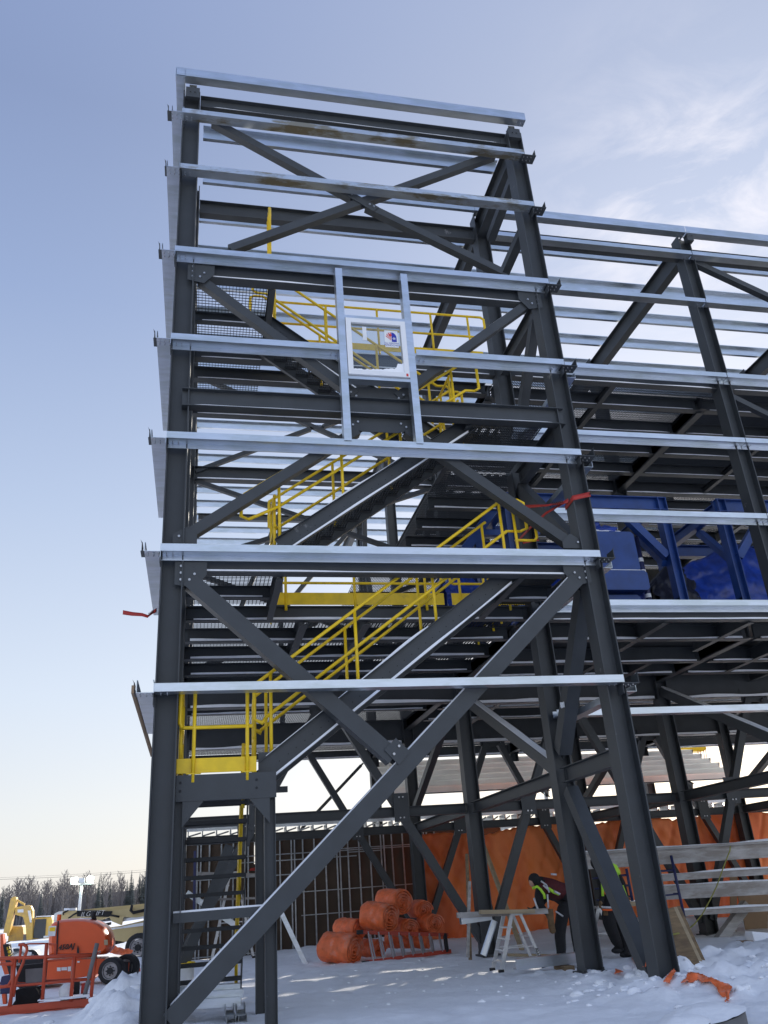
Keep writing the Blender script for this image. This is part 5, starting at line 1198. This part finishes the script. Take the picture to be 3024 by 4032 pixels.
# worker 2, standing, seen from behind, leaning left
YQ = 18.9
P2 = thing('person', 'standing hooded worker in yellow-green vest, back to the camera, behind the slanting brace', 'person', (9.3, YQ, 0))
pts = dict(
 pelvis=(Q(1130, 1000, YQ), (.17, .15)), waist=(Q(1105, 880, YQ), (.17, .14)), chest=(Q(1090, 640, YQ), (.21, .15)), neck=(Q(1020, 510, YQ), .08), head0=(Q(985, 480, YQ), .10), head=(Q(960, 455, YQ), (.115, .11)), crown=(Q(945, 420, YQ), .085),
 hipL=(Q(1080, 1060, YQ-.05), .16), kneeL=(Q(1160, 1260, YQ-.1), .13), ankL=(Q(1220, 1400, YQ), .11), toeL=(Q(1150, 1400, YQ-.05), .05),
 hipR=(Q(1190, 1050, YQ+.1), .16), kneeR=(Q(1260, 1260, YQ), .13), ankR=(Q(1290, 1420, YQ), .11), toeR=(Q(1275, 1460, YQ-.15), .055),
 shL=(Q(1010, 620, YQ+.05), .09), elL=(Q(1035, 800, YQ-.05), .075), wrL=(Q(1010, 890, YQ-.1), .05), haL=(Q(1000, 910, YQ-.12), (.045, .03)),
 shR=(Q(1180, 570, YQ), .10), elR=(Q(1255, 700, YQ+.05), .075), wrR=(Q(1290, 820, YQ+.2), .05), haR=(Q(1300, 850, YQ+.22), (.045, .03)))
reg = {('chest', 'shR'): 1, ('wrL', 'haL'): 2, ('wrR', 'haR'): 2}
edges = [e for e in [('pelvis', 'waist'), ('waist', 'chest'), ('chest', 'neck'), ('neck', 'head0'), ('head0', 'head'), ('head', 'crown'), ('pelvis', 'hipL'), ('hipL', 'kneeL'), ('kneeL', 'ankL'), ('ankL', 'toeL'), ('pelvis', 'hipR'), ('hipR', 'kneeR'), ('kneeR', 'ankR'), ('ankR', 'toeR'),
 ('chest', 'shL'), ('shL', 'elL'), ('elL', 'wrL'), ('wrL', 'haL'), ('chest', 'shR'), ('shR', 'elR'), ('elR', 'wrR'), ('wrR', 'haR')]]
fingers(pts, edges, reg, 'wrL', 'haL', V((-.3, -.2, -1)), V((0, -1, 0)), 'l', 2, .6); fingers(pts, edges, reg, 'wrR', 'haR', V((.2, 0, -1)), V((0, -.3, 1)), 'r', 2, .6)
body(pts, edges, ['blackcloth', 'hiviz', 'glove'], reg, 'body', P2)
mb = MB(); mb.sm = True; mb.sphere(Q(962, 455, YQ), .14, 12, 8, (.95, .95, 1.1)); mb.tube([Q(975, 480, YQ), Q(1035, 560, YQ)], .12, 10); build(mb, 'hood', 'blackcloth', P2)
mb = MB(); slab(mb, [(1125, 480), (1145, 462), (1185, 480), (1222, 545), (1225, 585), (1190, 560), (1225, 660), (1215, 680), (1165, 590), (1140, 520)], YQ-.20, .06, 2000, 3232, 2.765); build(mb, 'vest_shoulder', 'hiviz', P2)
ribbon([(1025, 610), (1030, 700), (1035, 820)], YQ-.2, .055, 'vest_stripe', 'hiviz', P2); ribbon([(1055, 730), (1060, 800)], YQ-.2, .03, 'vest_stripe', 'hiorange', P2); ribbon([(1085, 735), (1090, 800)], YQ-.2, .03, 'reflective_band', 'reflective', P2)
ribbon([(1030, 968), (1110, 972), (1195, 960)], YQ-.2, .035, 'vest_hem', 'hiorange', P2); ribbon([(1035, 940), (1110, 945), (1195, 935)], YQ-.19, .045, 'reflective_band', 'reflective', P2)
ribbon([(1255, 700), (1275, 760), (1300, 830)], YQ-.12, .02, 'sleeve_stripe', 'hiviz', P2)
for p in (Q(1195, 1410, YQ-.02), Q(1285, 1455, YQ-.06)): mb = MB(); mb.sm = True; mb.sphere(p, .11, 10, 6, (1.4, .8, .6)); build(mb, 'boot', 'black', P2)
ap = onY(2352, 3575, 19.6); step_ladder((ap.x+.1, 19.5, 0), 'grey step ladder in front of the hooded worker, behind the rear tower column', ap.z, 1.0, .5, nst=3)

# ================================================================= MACHINES IN THE YARD
LX, LY, LS = 0, 3332, 2.765
def Lp(a_, b__, y): return onY(a_/LS, LY+b__/LS, y)
BL = thing('boom_lift', 'orange boom lift with domed engine cover and railed platform, in snow left of the tower', 'boom lift', (-3, 23, 0))
mb = MB(); mb.sm = False
hood_px = [(515, 1195), (508, 1100), (515, 1000), (528, 900), (545, 850), (585, 822), (640, 806), (720, 797), (820, 792), (930, 795), (1020, 815), (1085, 845), (1140, 890), (1175, 950), (1195, 1020), (1202, 1080), (1190, 1130), (1160, 1165), (1120, 1185), (1040, 1190), (800, 1195)]
dome(mb, hood_px, 24.2, 1.7, LX, LY, LS); 
hd = build(mb, 'engine_cover', 'liftorange', BL); 
for p in hd.data.polygons: p.use_smooth = True
hd.data.set_sharp_from_angle(angle=radians(40)) if hasattr(hd.data, 'set_sharp_from_angle') else None
mb = MB(); slab(mb, [(626, 815), (640, 812), (622, 1190), (605, 1190)], 24.16, .03, LX, LY, LS); build(mb, 'cover_seam', 'black', hd)
p = Lp(720, 1098, 24.13); text_mesh('450AJ', .155, facing(p, (1, 0, .03)), 'blackink', 'lettering', hd, .003, .006, .25)
mb = MB(); slab(mb, [(532, 870), (614, 866), (600, 978), (520, 980)], 24.15, .03, LX, LY, LS); dc = build(mb, 'decal', 'white', hd); mb = MB(); slab(mb, [(540, 885), (604, 882), (598, 925), (536, 925)], 24.14, .01, LX, LY, LS); build(mb, 'yellow_band', 'yellow', dc)
mb = MB(); slab(mb, [(1132, 1020), (1172, 1018), (1175, 1075), (1135, 1078)], 24.16, .02, LX, LY, LS); build(mb, 'decal', 'woodx', hd)
mb = MB(); slab(mb, [(848, 1080), (858, 1110), (862, 1165), (835, 1165), (838, 1110)], 24.14, .03, LX, LY, LS); build(mb, 'latch', 'black', hd)
mb = MB(); mb.sm = True; mb.cyl(Lp(643, 780, 24.8), (0, 0, 1), .05, .16, 12); build(mb, 'beacon', 'hiorange', BL)
mb = MB(); mb.sm = True; mb.tube([Lp(1010, 810, 24.9), Lp(1018, 760, 24.9), Lp(1022, 735, 24.9), Lp(1045, 740, 24.9)], .055, 8); mb.tube([Lp(1020, 745, 24.9), Lp(1032, 810, 24.9)], .05, 8); build(mb, 'exhaust_pipe', 'black', BL)
mb = MB(); slab(mb, [(480, 1240), (1130, 1225), (1170, 1260), (1080, 1400), (720, 1452), (470, 1470)], 24.4, 1.2, LX, LY, LS); build(mb, 'chassis', 'liftorange', BL)
for px in ([(620, 1320), (660, 1320), (660, 1360), (620, 1360)], [(668, 1318), (730, 1316), (730, 1350), (668, 1352)], [(738, 1312), (772, 1310), (772, 1360), (738, 1362)], [(840, 1250), (868, 1250), (866, 1268), (840, 1268)]): mb = MB(); slab(mb, px, 24.37, .02, LX, LY, LS); build(mb, 'warning_decal', 'white', BL)
mb = MB(); slab(mb, [(250, 1240), (500, 1225), (500, 1500), (220, 1560), (170, 1500)], 24.6, 1.2, LX, LY, LS); build(mb, 'turntable_housing', 'black', BL)
def wheel(parent, c, R, w, ax=(0, 1, 0), m='black'):
    c = V(c); ax = V(ax).normalized(); t_ = MB(); t_.sm = True; e1 = ax.cross(V((0, 0, 1))).normalized(); e2 = V((0, 0, 1)); n = 36
    prof = [(-.5, .66), (-.5, .90), (-.42, .98), (-.2, 1.0), (.2, 1.0), (.42, .98), (.5, .90), (.5, .66)]
    vs = [c+ax*w*a_+(e1*cos(2*pi*i/n)+e2*sin(2*pi*i/n))*R*b__*(1 if abs(a_) > .3 or i % 3 else .965) for a_, b__ in prof for i in range(n)]
    t_.add(vs, [(k*n+i, k*n+(i+1) % n, (k+1)*n+(i+1) % n, (k+1)*n+i) for k in range(len(prof)-1) for i in range(n)])
    wh = build(t_, 'tyre', m, parent)
    r_ = MB(); r_.cyl(c, ax, R*.56, w*.72, 24); r_.tube([c-ax*w*.44+(e1*cos(2*pi*i/24)+e2*sin(2*pi*i/24))*R*.62 for i in range(25)], R*.045, 6); build(r_, 'rim', 'rim', wh)
    r_ = MB(); r_.cyl(c-ax*w*.40, ax, R*.24, w*.2, 14)
    for i in range(8): r_.cyl(c-ax*w*.38+(e1*cos(2*pi*i/8)+e2*sin(2*pi*i/8))*R*.33, ax, R*.05, w*.12, 6)
    build(r_, 'hub', 'black', wh)
    return wh
cw = Lp(1218, 1352, 24.2); R_w = (Lp(1218, 1205, 24.2)-cw).length
wheel(BL, cw, R_w, .34, (.25, 1, 0)); cw2 = Lp(1378, 1322, 25.6); wheel(BL, cw2, R_w*1.08, .34, (.25, 1, 0))
mb = MB(); slab(mb, [(1368, 1262), (1408, 1268), (1400, 1362), (1370, 1368)], 25.2, .10, LX, LY, LS); build(mb, 'bumper_block', 'liftorange', BL)
mb = MB(); mb.prism(sq(.3), cw+V((-.2, .2, 0)), cw2+V((0, -.2, 0))); build(mb, 'axle', 'black', BL)
# folded boom arm reaching to the platform
for px, yy, nm, m_ in (([(0, 960), (30, 955), (45, 1100), (110, 1390), (50, 1400), (0, 1250)], 21.5, 'boom_arm', 'liftorange'), ([(30, 1070), (95, 1062), (130, 1240), (100, 1400), (60, 1250)], 21.2, 'hydraulic_cylinder', 'black'), ([(0, 945), (45, 950), (60, 1010), (20, 1090), (0, 1050)], 21.8, 'boom_snow_cover', 'snow')):
    mb = MB(); slab(mb, px, yy, .25, LX, LY, LS); build(mb, nm, m_, BL)
mb = MB(); slab(mb, [(66, 1090), (100, 1088), (124, 1190), (92, 1200)], 21.17, .02, LX, LY, LS); sg_ = build(mb, 'maker_plate', 'yellow', BL)
c = Lp(97, 1145, 21.15); d = (Lp(108, 1195, 21.15)-Lp(84, 1090, 21.15)).normalized(); text_mesh('LEOVI', .15, facing(c, d, (d.z*-1, 0, d.x)), 'blackink', 'lettering', sg_, .002, .003)
# basket (platform) in the foreground
YB_ = 18.7
def Bp(a_, b__, dy=0): return Lp(a_, b__, YB_+dy)
mb = MB(); slab(mb, [(-160, 1765), (0, 1745), (1005, 1655), (1002, 1745), (0, 1850), (-160, 1865)], YB_, .03, LX, LY, LS); bk = build(mb, 'platform_toe_board', 'liftred', BL)
pA, pB = Bp(-160, 1850), Bp(1002, 1745); dB = (pB-pA)
mb = MB(); vs = [pA, pB, pB+V((0.05, .85, .0)), pA+V((.05, .85, 0))]; mb.add(vs+[v+V((0, 0, .04)) for v in vs], [(0, 1, 2, 3), (7, 6, 5, 4), (0, 1, 5, 4), (1, 2, 6, 5), (2, 3, 7, 6), (3, 0, 4, 7)]); build(mb, 'platform_floor', 'liftred', BL)
mb = MB(); mb.sm = True
mb.tube([Bp(-160, 1228), Bp(510, 1205), Bp(1050, 1180)], .032); mb.tube([Bp(-100, 1545), Bp(130, 1522), Bp(500, 1492), Bp(1012, 1445)], .024)
for a_, b__ in (((508, 1060), (460, 1690)), ((815, 1195), (768, 1690)), ((1040, 1180), (988, 1665)), ((165, 1215), (110, 1740))): mb.tube([Bp(*a_), Bp(*b__)], .034)
build(mb, 'platform_rail', 'liftred', BL)
mb = MB(); mb.sm = True
f = 4.608/LS  # local zoom factor of the corner view
def Cp(a_, b__, dy=0): return onY(a_/4.608, 3600+b__/4.608, YB_+dy)
mb.tube([Cp(335, 555, .0), Cp(430, 545), Cp(485, 590), Cp(490, 660), Cp(440, 790), Cp(420, 880), Cp(300, 1150), Cp(240, 1500)], .027); mb.tube([Cp(385, 560), Cp(350, 880)], .024)
mb.tube([Cp(0, 830), Cp(100, 805), Cp(190, 805), Cp(235, 850), Cp(230, 900), Cp(0, 905)], .024); mb.tube([Cp(225, 900), Cp(215, 1180), Cp(150, 1290), Cp(60, 1310), Cp(-40, 1310)], .024)
mb.tube([Cp(275, 800), Cp(240, 1300), Cp(160, 1670)], .026); mb.tube([Cp(880, 530), Cp(540, 535), Cp(380, 560)], .014); mb.tube([Cp(890, 540), Cp(1010, 550), Cp(1000, 790)], .02); mb.tube([Cp(840, 850), Cp(1380, 800), Cp(1659, 760)], .018, 6)
build(mb, 'gate_rail', 'liftred', BL)
mb = MB(); mb.sm = True   # rear side of the platform
mb.tube([Bp(-160, 1228, .85), Bp(1040, 1178, .85)], .026); mb.tube([Bp(-160, 1500, .85), Bp(1000, 1440, .85)], .02)
for x in (165, 490, 800, 1020): mb.tube([Bp(x, 1200, .85), Bp(x-30, 1640, .85)], .026)
for (a_, b__) in ((1040, 1180), (1012, 1445)): mb.tube([Bp(a_, b__), Bp(a_-4, b__-6)+V((0, .85, 0))], .026)
build(mb, 'platform_rail', 'liftred', BL)
for px, yy, dd_, nm, m_ in (([(460, 1000), (800, 975), (775, 1225), (465, 1250)], .25, .10, 'document_box', 'concrete'), ([(290, 940), (830, 880), (800, 1240), (330, 1230)], .38, .25, 'control_console', 'black'),
  ([(280, 1380), (420, 1340), (640, 1330), (690, 1400), (720, 1500), (690, 1610), (300, 1665), (210, 1660), (280, 1560)], .3, .35, 'black_bag', 'blackcloth'),
  ([(1325, 1215), (1445, 1215), (1430, 1470), (1320, 1470)], .4, .1, 'panel', 'black'), ([(1480, 1255), (1560, 1245), (1530, 1540), (1450, 1545)], .35, .14, 'extinguisher_box', 'dangertape'),
  ([(30, 1130), (180, 1100), (200, 1440), (0, 1450), (0, 1250)], .3, .3, 'joystick_box', 'navy'), ([(30, 1450), (100, 1450), (110, 1630), (50, 1630)], .2, .15, 'pedal_cover', 'liftorange'),
  ([(1105, 1460), (1255, 1450), (1255, 1580), (1095, 1590)], .2, .3, 'white_box', 'white'), ([(1290, 1530), (1450, 1520), (1450, 1560), (1290, 1570)], .2, .3, 'orange_tray', 'liftorange')):
    mb = MB(); slab(mb, px, YB_+yy, dd_, 0, 3600, 4.608); build(mb, nm, m_, BL)
mb = MB(); mb.sm = True; mb.sphere(Cp(1200, 1400, .35), .14, 12, 8); build(mb, 'hard_hat', 'whitepvc', BL)
mb = MB(); mb.sm = True; mb.tube([Bp(1057, 1058, -.05), Bp(912, 1665, .05)], .042, 10); tag(build(mb, 'grey_pipe', 'concrete', origin=Bp(912, 1665)), 'grey pipe standing slanted in the corner of the orange work platform', 'pipe')
snowstrip(Lp(850, 796, 24.9), Lp(1000, 799, 24.9), .6, .025); snowstrip(Bp(420, 1680, .1), Bp(1000, 1630, .1), .5, .05)

# ---- cream coloured telescopic boom lift behind
CB = thing('boom_lift', 'large cream telescopic boom lift with black side plate behind the orange one', 'boom lift', (-3, 38, 0)); yb = 38
for px, yy, dd_, nm, m_ in (([(590, 735), (690, 705), (1220, 700), (1700, 640), (1700, 780), (1190, 770), (1100, 800), (740, 805), (585, 815)], 38, .8, 'boom', 'beige'),
  ([(900, 690), (1430, 640), (1700, 610), (1700, 640), (1220, 700)], 38.3, .5, 'boom', 'beige'),
  ([(590, 735), (640, 710), (690, 708), (640, 800), (588, 812)], 37.97, .05, 'boom_end_cover', 'white'),
  ([(833, 702), (1225, 706), (1195, 770), (840, 765)], 37.95, .04, 'side_plate', 'black'),
  ([(1150, 890), (1310, 868), (1700, 775), (1700, 850), (1330, 905), (1170, 915)], 38.1, .8, 'lower_boom', 'beige'),
  ([(1170, 915), (1700, 845), (1700, 1000), (1480, 990), (1410, 1040), (1355, 1040), (1205, 1020)], 38.0, 1.2, 'chassis', 'beige'),
  ([(1185, 765), (1345, 770), (1320, 860), (1220, 820)], 37.9, .5, 'boom_bracket', 'beige'),
  ([(1205, 1015), (1350, 1005), (1350, 1050), (1205, 1085)], 38.2, .8, 'underframe', 'black'), ([(1130, 840), (1205, 825), (1205, 855), (1150, 870)], 38.0, .3, 'hose_box', 'black')):
    mb = MB(); slab(mb, px, yy, dd_, LX, LY, LS); o = build(mb, nm, m_, CB)
    if nm == 'side_plate': text_mesh('JLG LIFT', .25, facing(Lp(1005, 735, 37.93), (1, 0, .01)), 'whiteink', 'lettering', o, .003, -.004, .3)
mb = MB(); mb.sm = True; mb.tube([Lp(690, 750, 37.9), Lp(690, 725, 37.9), Lp(745, 698, 37.9)], .03, 6); mb.tube([Lp(745, 785, 37.9), Lp(800, 745, 37.9), Lp(850, 720, 37.9)], .035, 6); mb.tube([Lp(1200, 750, 37.9), Lp(1300, 768, 37.9)], .04, 6); mb.tube([Lp(1440, 640, 37.9), Lp(1425, 700, 37.9), Lp(1450, 725, 37.9), Lp(1600, 690, 37.9)], .06, 6); build(mb, 'hose', 'black', CB)
wheel(CB, Lp(1512, 1100, 37.2), .50, .4, (.2, 1, 0))
for a_, b__, c_, d_ in ((1330, 820, 1700, 768), (1180, 912, 1700, 848), (700, 700, 830, 697)): snowstrip(Lp(a_, b__, 38.3), Lp(c_, d_, 38.3), .7, .08)
# ---- excavator
EX = thing('excavator', 'yellow excavator with raised folded arm and snow on its cab, far left', 'excavator', (-13, 80, 0)); ye = 80
for px, yy, dd_, nm, m_ in (([(105, 620), (120, 565), (150, 548), (175, 555), (178, 600), (150, 720), (120, 860), (95, 975), (45, 990), (35, 940), (70, 790)], ye, .8, 'stick', 'excyellow'),
  ([(160, 680), (170, 665), (300, 640), (335, 650), (355, 700), (355, 850), (350, 1040), (290, 1040), (280, 880), (250, 770), (165, 745)], ye+.1, .8, 'boom', 'excyellow'),
  ([(180, 575), (270, 625), (262, 645), (175, 595)], ye+.2, .3, 'hydraulic_cylinder', 'excyellow'), ([(300, 700), (330, 700), (345, 830), (325, 830)], ye-.1, .2, 'hydraulic_cylinder', 'alu'),
  ([(370, 800), (400, 770), (560, 765), (568, 800), (560, 1010), (480, 1020), (350, 1010)], ye+.5, 1.8, 'cab', 'excyellow'),
  ([(385, 795), (505, 790), (490, 985), (460, 1005), (362, 1000), (368, 900)], ye+.42, .1, 'cab_window', 'glassdark'),
  ([(395, 762), (560, 755), (565, 770), (385, 780)], ye+.5, 1.8, 'cab_snow', 'snow'),
  ([(95, 930), (140, 870), (250, 880), (255, 960), (250, 1040), (85, 1045)], ye+1, 2.4, 'engine_housing', 'excyellow'), ([(80, 875), (240, 862), (240, 885), (120, 900), (95, 950), (80, 980)], ye+1.2, 2.2, 'housing_snow', 'snow'),
  ([(80, 1040), (500, 1015), (500, 1045), (90, 1070)], ye+.6, 2.6, 'track_frame', 'black'), ([(60, 1060), (520, 1040), (520, 1110), (60, 1120)], ye+.4, .7, 'track', 'black'), ([(255, 960), (345, 960), (350, 1040), (250, 1040)], ye+.3, 1, 'boom_foot', 'bark')):
    mb = MB(); slab(mb, px, yy, dd_, LX, LY, LS); build(mb, nm, m_, EX)
mb = MB(); slab(mb, [(190, 690), (255, 685), (255, 720), (192, 722)], ye+.05, .05, LX, LY, LS); build(mb, 'maker_decal', 'white', EX)
# ---- light tower
LT = thing('light_tower', 'mobile light mast with two lit floodlights glowing pale green above the yard', 'light tower', (-7.5, 60, 0)); yl = 60
mb = MB(); mb.sm = True; mb.tube([Lp(862, 700, yl), Lp(875, 560, yl), Lp(888, 430, yl)], .10, 8, .07); build(mb, 'mast', 'white', LT)
mb = MB(); slab(mb, [(765, 406), (1018, 400), (1018, 410), (890, 420), (766, 417)], yl, .15, LX, LY, LS); build(mb, 'cross_bar', 'alu', LT)
for px, m_ in (([(775, 345), (838, 338), (842, 360), (836, 400), (775, 402)], 'lampglow'), ([(860, 348), (920, 345), (918, 395), (858, 400)], 'galv'), ([(948, 345), (965, 325), (1010, 328), (1018, 350), (1005, 392), (950, 395)], 'lampglow')):
    mb = MB(); slab(mb, px, yl-.25, .2, LX, LY, LS); build(mb, 'floodlight', m_, LT)
mb = MB(); mb.box2((-8.6, yl, .3), (-6.2, yl+1.4, 1.6)); mb.prism(sq(.1), (-9.2, yl+.7, .5), (-8.6, yl+.7, .5)); build(mb, 'generator_housing', 'white', LT); wheel(LT, V((-7.4, yl-.05, .35)), .35, .2)
# ---- parked pickup covered with snow behind the platform
PC = thing('parked_car', 'silver blue car buried in snow between the two boom lifts and the platform', 'car', (-6.5, 34, 0))
dome_px = [(125, 1190), (130, 1120), (200, 1105), (290, 1130), (340, 1150), (350, 1190), (350, 1230), (125, 1235)]
mb = MB(); dome(mb, dome_px, 33, 1.7, LX, LY, LS); bd = build(mb, 'body', 'alu', PC)
mb = MB(); slab(mb, [(300, 1150), (345, 1155), (342, 1180), (305, 1182)], 32.95, .1, LX, LY, LS); build(mb, 'headlight', 'whitepvc', PC)
mb = MB(); slab(mb, [(140, 1115), (200, 1112), (230, 1140), (150, 1150)], 32.97, .1, LX, LY, LS); build(mb, 'windscreen', 'glassdark', PC)
for q_ in (200, 320): wheel(PC, Lp(q_, 1235, 33.1), .3, .2)
pc2 = copy_tree(PC, (-5.2, 36.5, .1), 'blue grey car buried in snow just left of the orange engine cover')
# crumpled red tarps beyond the wheels
for px, yy, lb in (([(1195, 1150), (1210, 1090), (1260, 1085), (1350, 1115), (1440, 1120), (1450, 1150), (1380, 1185), (1260, 1180)], 34, 'crumpled red orange tarp on the snow behind the lift wheels'), ([(1465, 1330), (1480, 1325), (1530, 1330), (1530, 1365), (1475, 1370)], 28, 'small red orange lump on the snow right of the lift wheels')):
    mb = MB(); mb.sm = True; pts_ = [Lp(a_, b__, yy) for a_, b__ in px]; c = sum(pts_, V())/len(pts_); n = len(pts_)
    vs = [c+V((0, -.1, .05))]; 
    for k in range(1, 7):
        for i in range(48):
            a_ = i/48*n; p = pts_[int(a_) % n].lerp(pts_[(int(a_)+1) % n], a_-int(a_)); w = c.lerp(p, k/6); vs.append(w+V((0, -.12*(1-k/6)+.16*noise.noise(w*5), .07*noise.noise(w*8))))
    mb.add(vs, [(0, 1+i, 1+(i+1) % 48) for i in range(48)]+[(1+k*48+i, 1+(k+1)*48+i, 1+(k+1)*48+(i+1) % 48, 1+k*48+(i+1) % 48) for k in range(5) for i in range(48)])
    tag(build(mb, 'crumpled_tarp', 'orangeroll', origin=c), lb, 'tarp')
# yellow lifting beam hung with cords beyond the purlin roof
SB = thing('lifting_beam', 'small yellow lifting beam with cords at the upper right end of the purlin roof', 'lifting beam', onY(2745, 2950, 36))
mb = MB(); slab(mb, [(720, 672), (800, 665), (850, 660), (980, 655), (990, 690), (960, 712), (845, 712), (840, 690), (720, 690)], 36, .5, 2424, 2700, 2.765); build(mb, 'beam', 'yellow', SB)
mb = MB()
for a_, b__ in (((895, 705), (900, 755)), ((920, 705), (928, 755)), ((955, 700), (975, 815)), ((975, 690), (1000, 815)), ((905, 620), (900, 660)), ((925, 620), (930, 655))): mb.tube([onY(2424+a_[0]/2.765, 2700+a_[1]/2.765, 36), onY(2424+b__[0]/2.765, 2700+b__[1]/2.765, 36)], .015, 5)
build(mb, 'cord', 'orangefib', SB)
# hanging tube lamps on the middle floor
# ---- overhead wires
for v0, v1, lb in ((3447, 3424, 'lower thin overhead power line above the far trees'), (3440, 3416, 'upper thin overhead power line above the far trees')):
    a_, b__ = onY(-300, v0+22, 150), onY(900, v1-20, 150); mb = MB(); mb.tube([a_+(b__-a_)*i/12+V((0, 0, -.5*(1-(i/6-1)**2))) for i in range(13)], .022 if v0 == 3447 else .012, 4); tag(build(mb, 'power_line', 'black', origin=a_), lb, 'power line')

# ================================================================= TREES
def bare_tree(seed, h, wid):
    random.seed(seed); mb = MB()
    def twig(p, d, L, r_, lv):
        q = p+d*L; s_ = d.cross(V((random.uniform(-1, 1), random.uniform(-1, 1), .1))).normalized(); s2 = d.cross(s_)
        mb.add([p-s_*r_, p+s_*r_, p+s2*r_*1.4, q], [(0, 1, 3), (1, 2, 3), (2, 0, 3)])
        if lv == 0: return
        for _ in range(5 if lv > 1 else 4):
            t_ = random.uniform(.3, 1); a_ = random.uniform(0, 2*pi); k = random.uniform(.35, .75)
            nd = (d + V((cos(a_)*k, sin(a_)*k, random.uniform(.0, .35)))).normalized(); twig(p+d*L*t_, nd, L*random.uniform(.4, .62), r_*.62, lv-1)
    mb.tube([(0, 0, -.3), (.1, 0, h*.5), (0, .1, h*.95)], .17, 5, .04)
    for i in range(22):
        z = h*(.25+.72*i/22); a_ = i*2.4; k = wid*(1-.55*i/22)
        twig(V((0, 0, z)), V((cos(a_)*.7, sin(a_)*.7, 1)).normalized(), k, .07, 2)
    return mb
def spruce(seed, h, wid):
    random.seed(seed); mb = MB(); mb.tube([(0, 0, -.3), (0, 0, h)], .16, 5, .03); tr = mb
    cr = MB(); n = int(h*3.4)
    for i in range(n):
        z = h*(.08+.92*i/n); R = wid*(1-i/n)**.85*random.uniform(.7, 1.12)+.12
        for k in range(11):
            a_ = k*2*pi/11+i*.9+random.uniform(-.25, .25); d = V((cos(a_), sin(a_), 0)); s_ = V((-sin(a_), cos(a_), 0)); r_ = R*random.uniform(.6, 1.1); w = R*.22
            cr.add([V((0, 0, z+.12)), d*r_*.55+s_*w+V((0, 0, z-.10*r_)), d*r_+V((0, 0, z-.38*r_)), d*r_*.55-s_*w+V((0, 0, z-.14*r_))], [(0, 1, 2), (0, 2, 3)])
    return tr, cr
protos = []
for s_, h_, w_ in ((1, 12, 2.4), (2, 10.5, 2.0), (3, 13, 2.6), (4, 9, 2.2)):
    o = thing('bare_tree', 'x', 'tree', (0, 0, 0)); mb = bare_tree(s_, h_, w_); build(mb, 'branches', 'bark', o); protos.append(o)
sprot = []
for s_, h_, w_ in ((5, 12.5, 1.9), (6, 10.5, 1.6)):
    o = thing('spruce_tree', 'x', 'tree', (0, 0, 0)); t_, c_ = spruce(s_, h_, w_); build(t_, 'trunk', 'bark', o); build(c_, 'crown', 'spruce', o); sprot.append(o)
random.seed(21)
YT = 205
def ux(u, y): return onY(u, 3560, y).x
first = {}
def place(pr, u, y, sc, lb, grp):
    x = ux(u, y)
    if pr.name not in first: first[pr.name] = 1; pr.location = (x, y, 0); pr.scale = (sc,)*3; pr['label'] = lb; pr['group'] = grp; return pr
    o = copy_tree(pr, (x, y, 0), lb, random.uniform(0, 6), sc); o['group'] = grp; return o
for i, u in enumerate((38, 60, 78, 98, 118, 145, 165, 185, 205, 228, 250, 262, 285, 305, 345, 360, 425, 445, 470, 535, 550)):
    place(protos[i % 4], u+random.uniform(-5, 5), YT+random.uniform(-8, 8), random.uniform(.86, 1.05)*(.64 if u < 50 else .75), 'bare leafless tree rising from the far wood', 'bare trees standing along the far wood')
for i, u in enumerate((385, 402, 430, 498, 512, 520, 545, 556, 566, 160, 8)):
    place(sprot[i % 2], u, YT-6+random.uniform(-6, 4), random.uniform(.85, 1.0)*(.82 if u > 480 else .7), 'dark snow dusted spruce standing in the far wood', 'spruces standing in the far wood')
# the wood itself: one dense mass of trunks and twigs
random.seed(9); mb = MB()
src = [bare_tree(31, 9, 2.2), bare_tree(32, 8, 2.0)]
for i in range(150):
    x = ux(random.uniform(-250, 900), YT+20); y = YT+random.uniform(5, 45); k = random.uniform(.8, 1.1); m_ = src[i % 2]; a_ = random.uniform(0, 6); ca, sa = cos(a_)*k, sin(a_)*k; 
    if i < 110: mb.add([V((v.x*ca-v.y*sa+x, v.x*sa+v.y*ca+y, v.z*k)) for v in m_.v], m_.f)
for i in range(2600):   # brush
    x = ux(random.uniform(-300, 1000), YT+25); y = YT+random.uniform(0, 50); h_ = random.uniform(2.0, 8.3)*(0.8+.25*noise.noise(V((x*.08, 0, 4)))); w = random.uniform(.12, .5); dx_ = random.uniform(-.6, .6)
    mb.add([(x-w, y, -.3), (x+w, y, -.3), (x+w*.8+dx_*.5, y, h_*.6), (x+dx_, y, h_), (x-w*.8+dx_*.5, y, h_*.65)], [(0, 1, 2, 3, 4)])
o = build(mb, 'far_wood', 'woodmass'); tag(o, 'grey brown leafless wood along the horizon at the left', 'wood', kind='stuff')
mb = MB(); vs = []
for i in range(80):
    x = -400+i*12; vs += [(x, 262, -1), (x, 262, 6.5+1.6*noise.noise(V((i*.35, 0, 0))))]
nv = len(vs); vs += [(v[0], 290, v[2]) for v in vs]
mb.add(vs, [(2*i, 2*i+2, 2*i+3, 2*i+1) for i in range(79)]+[(nv+2*i+1, nv+2*i+3, nv+2*i+2, nv+2*i) for i in range(79)]+[(2*i+1, 2*i+3, nv+2*i+3, nv+2*i+1) for i in range(79)])
o = build(mb, 'distant_forest', 'woodmass'); tag(o, 'continuous distant forest behind the far wood', 'forest', kind='stuff')

# snow lying on the steel
o = build(snowmb, 'beam_snow', 'snow'); tag(o, 'thin ribbons of snow lying along beams, braces and planks', 'snow', kind='stuff')
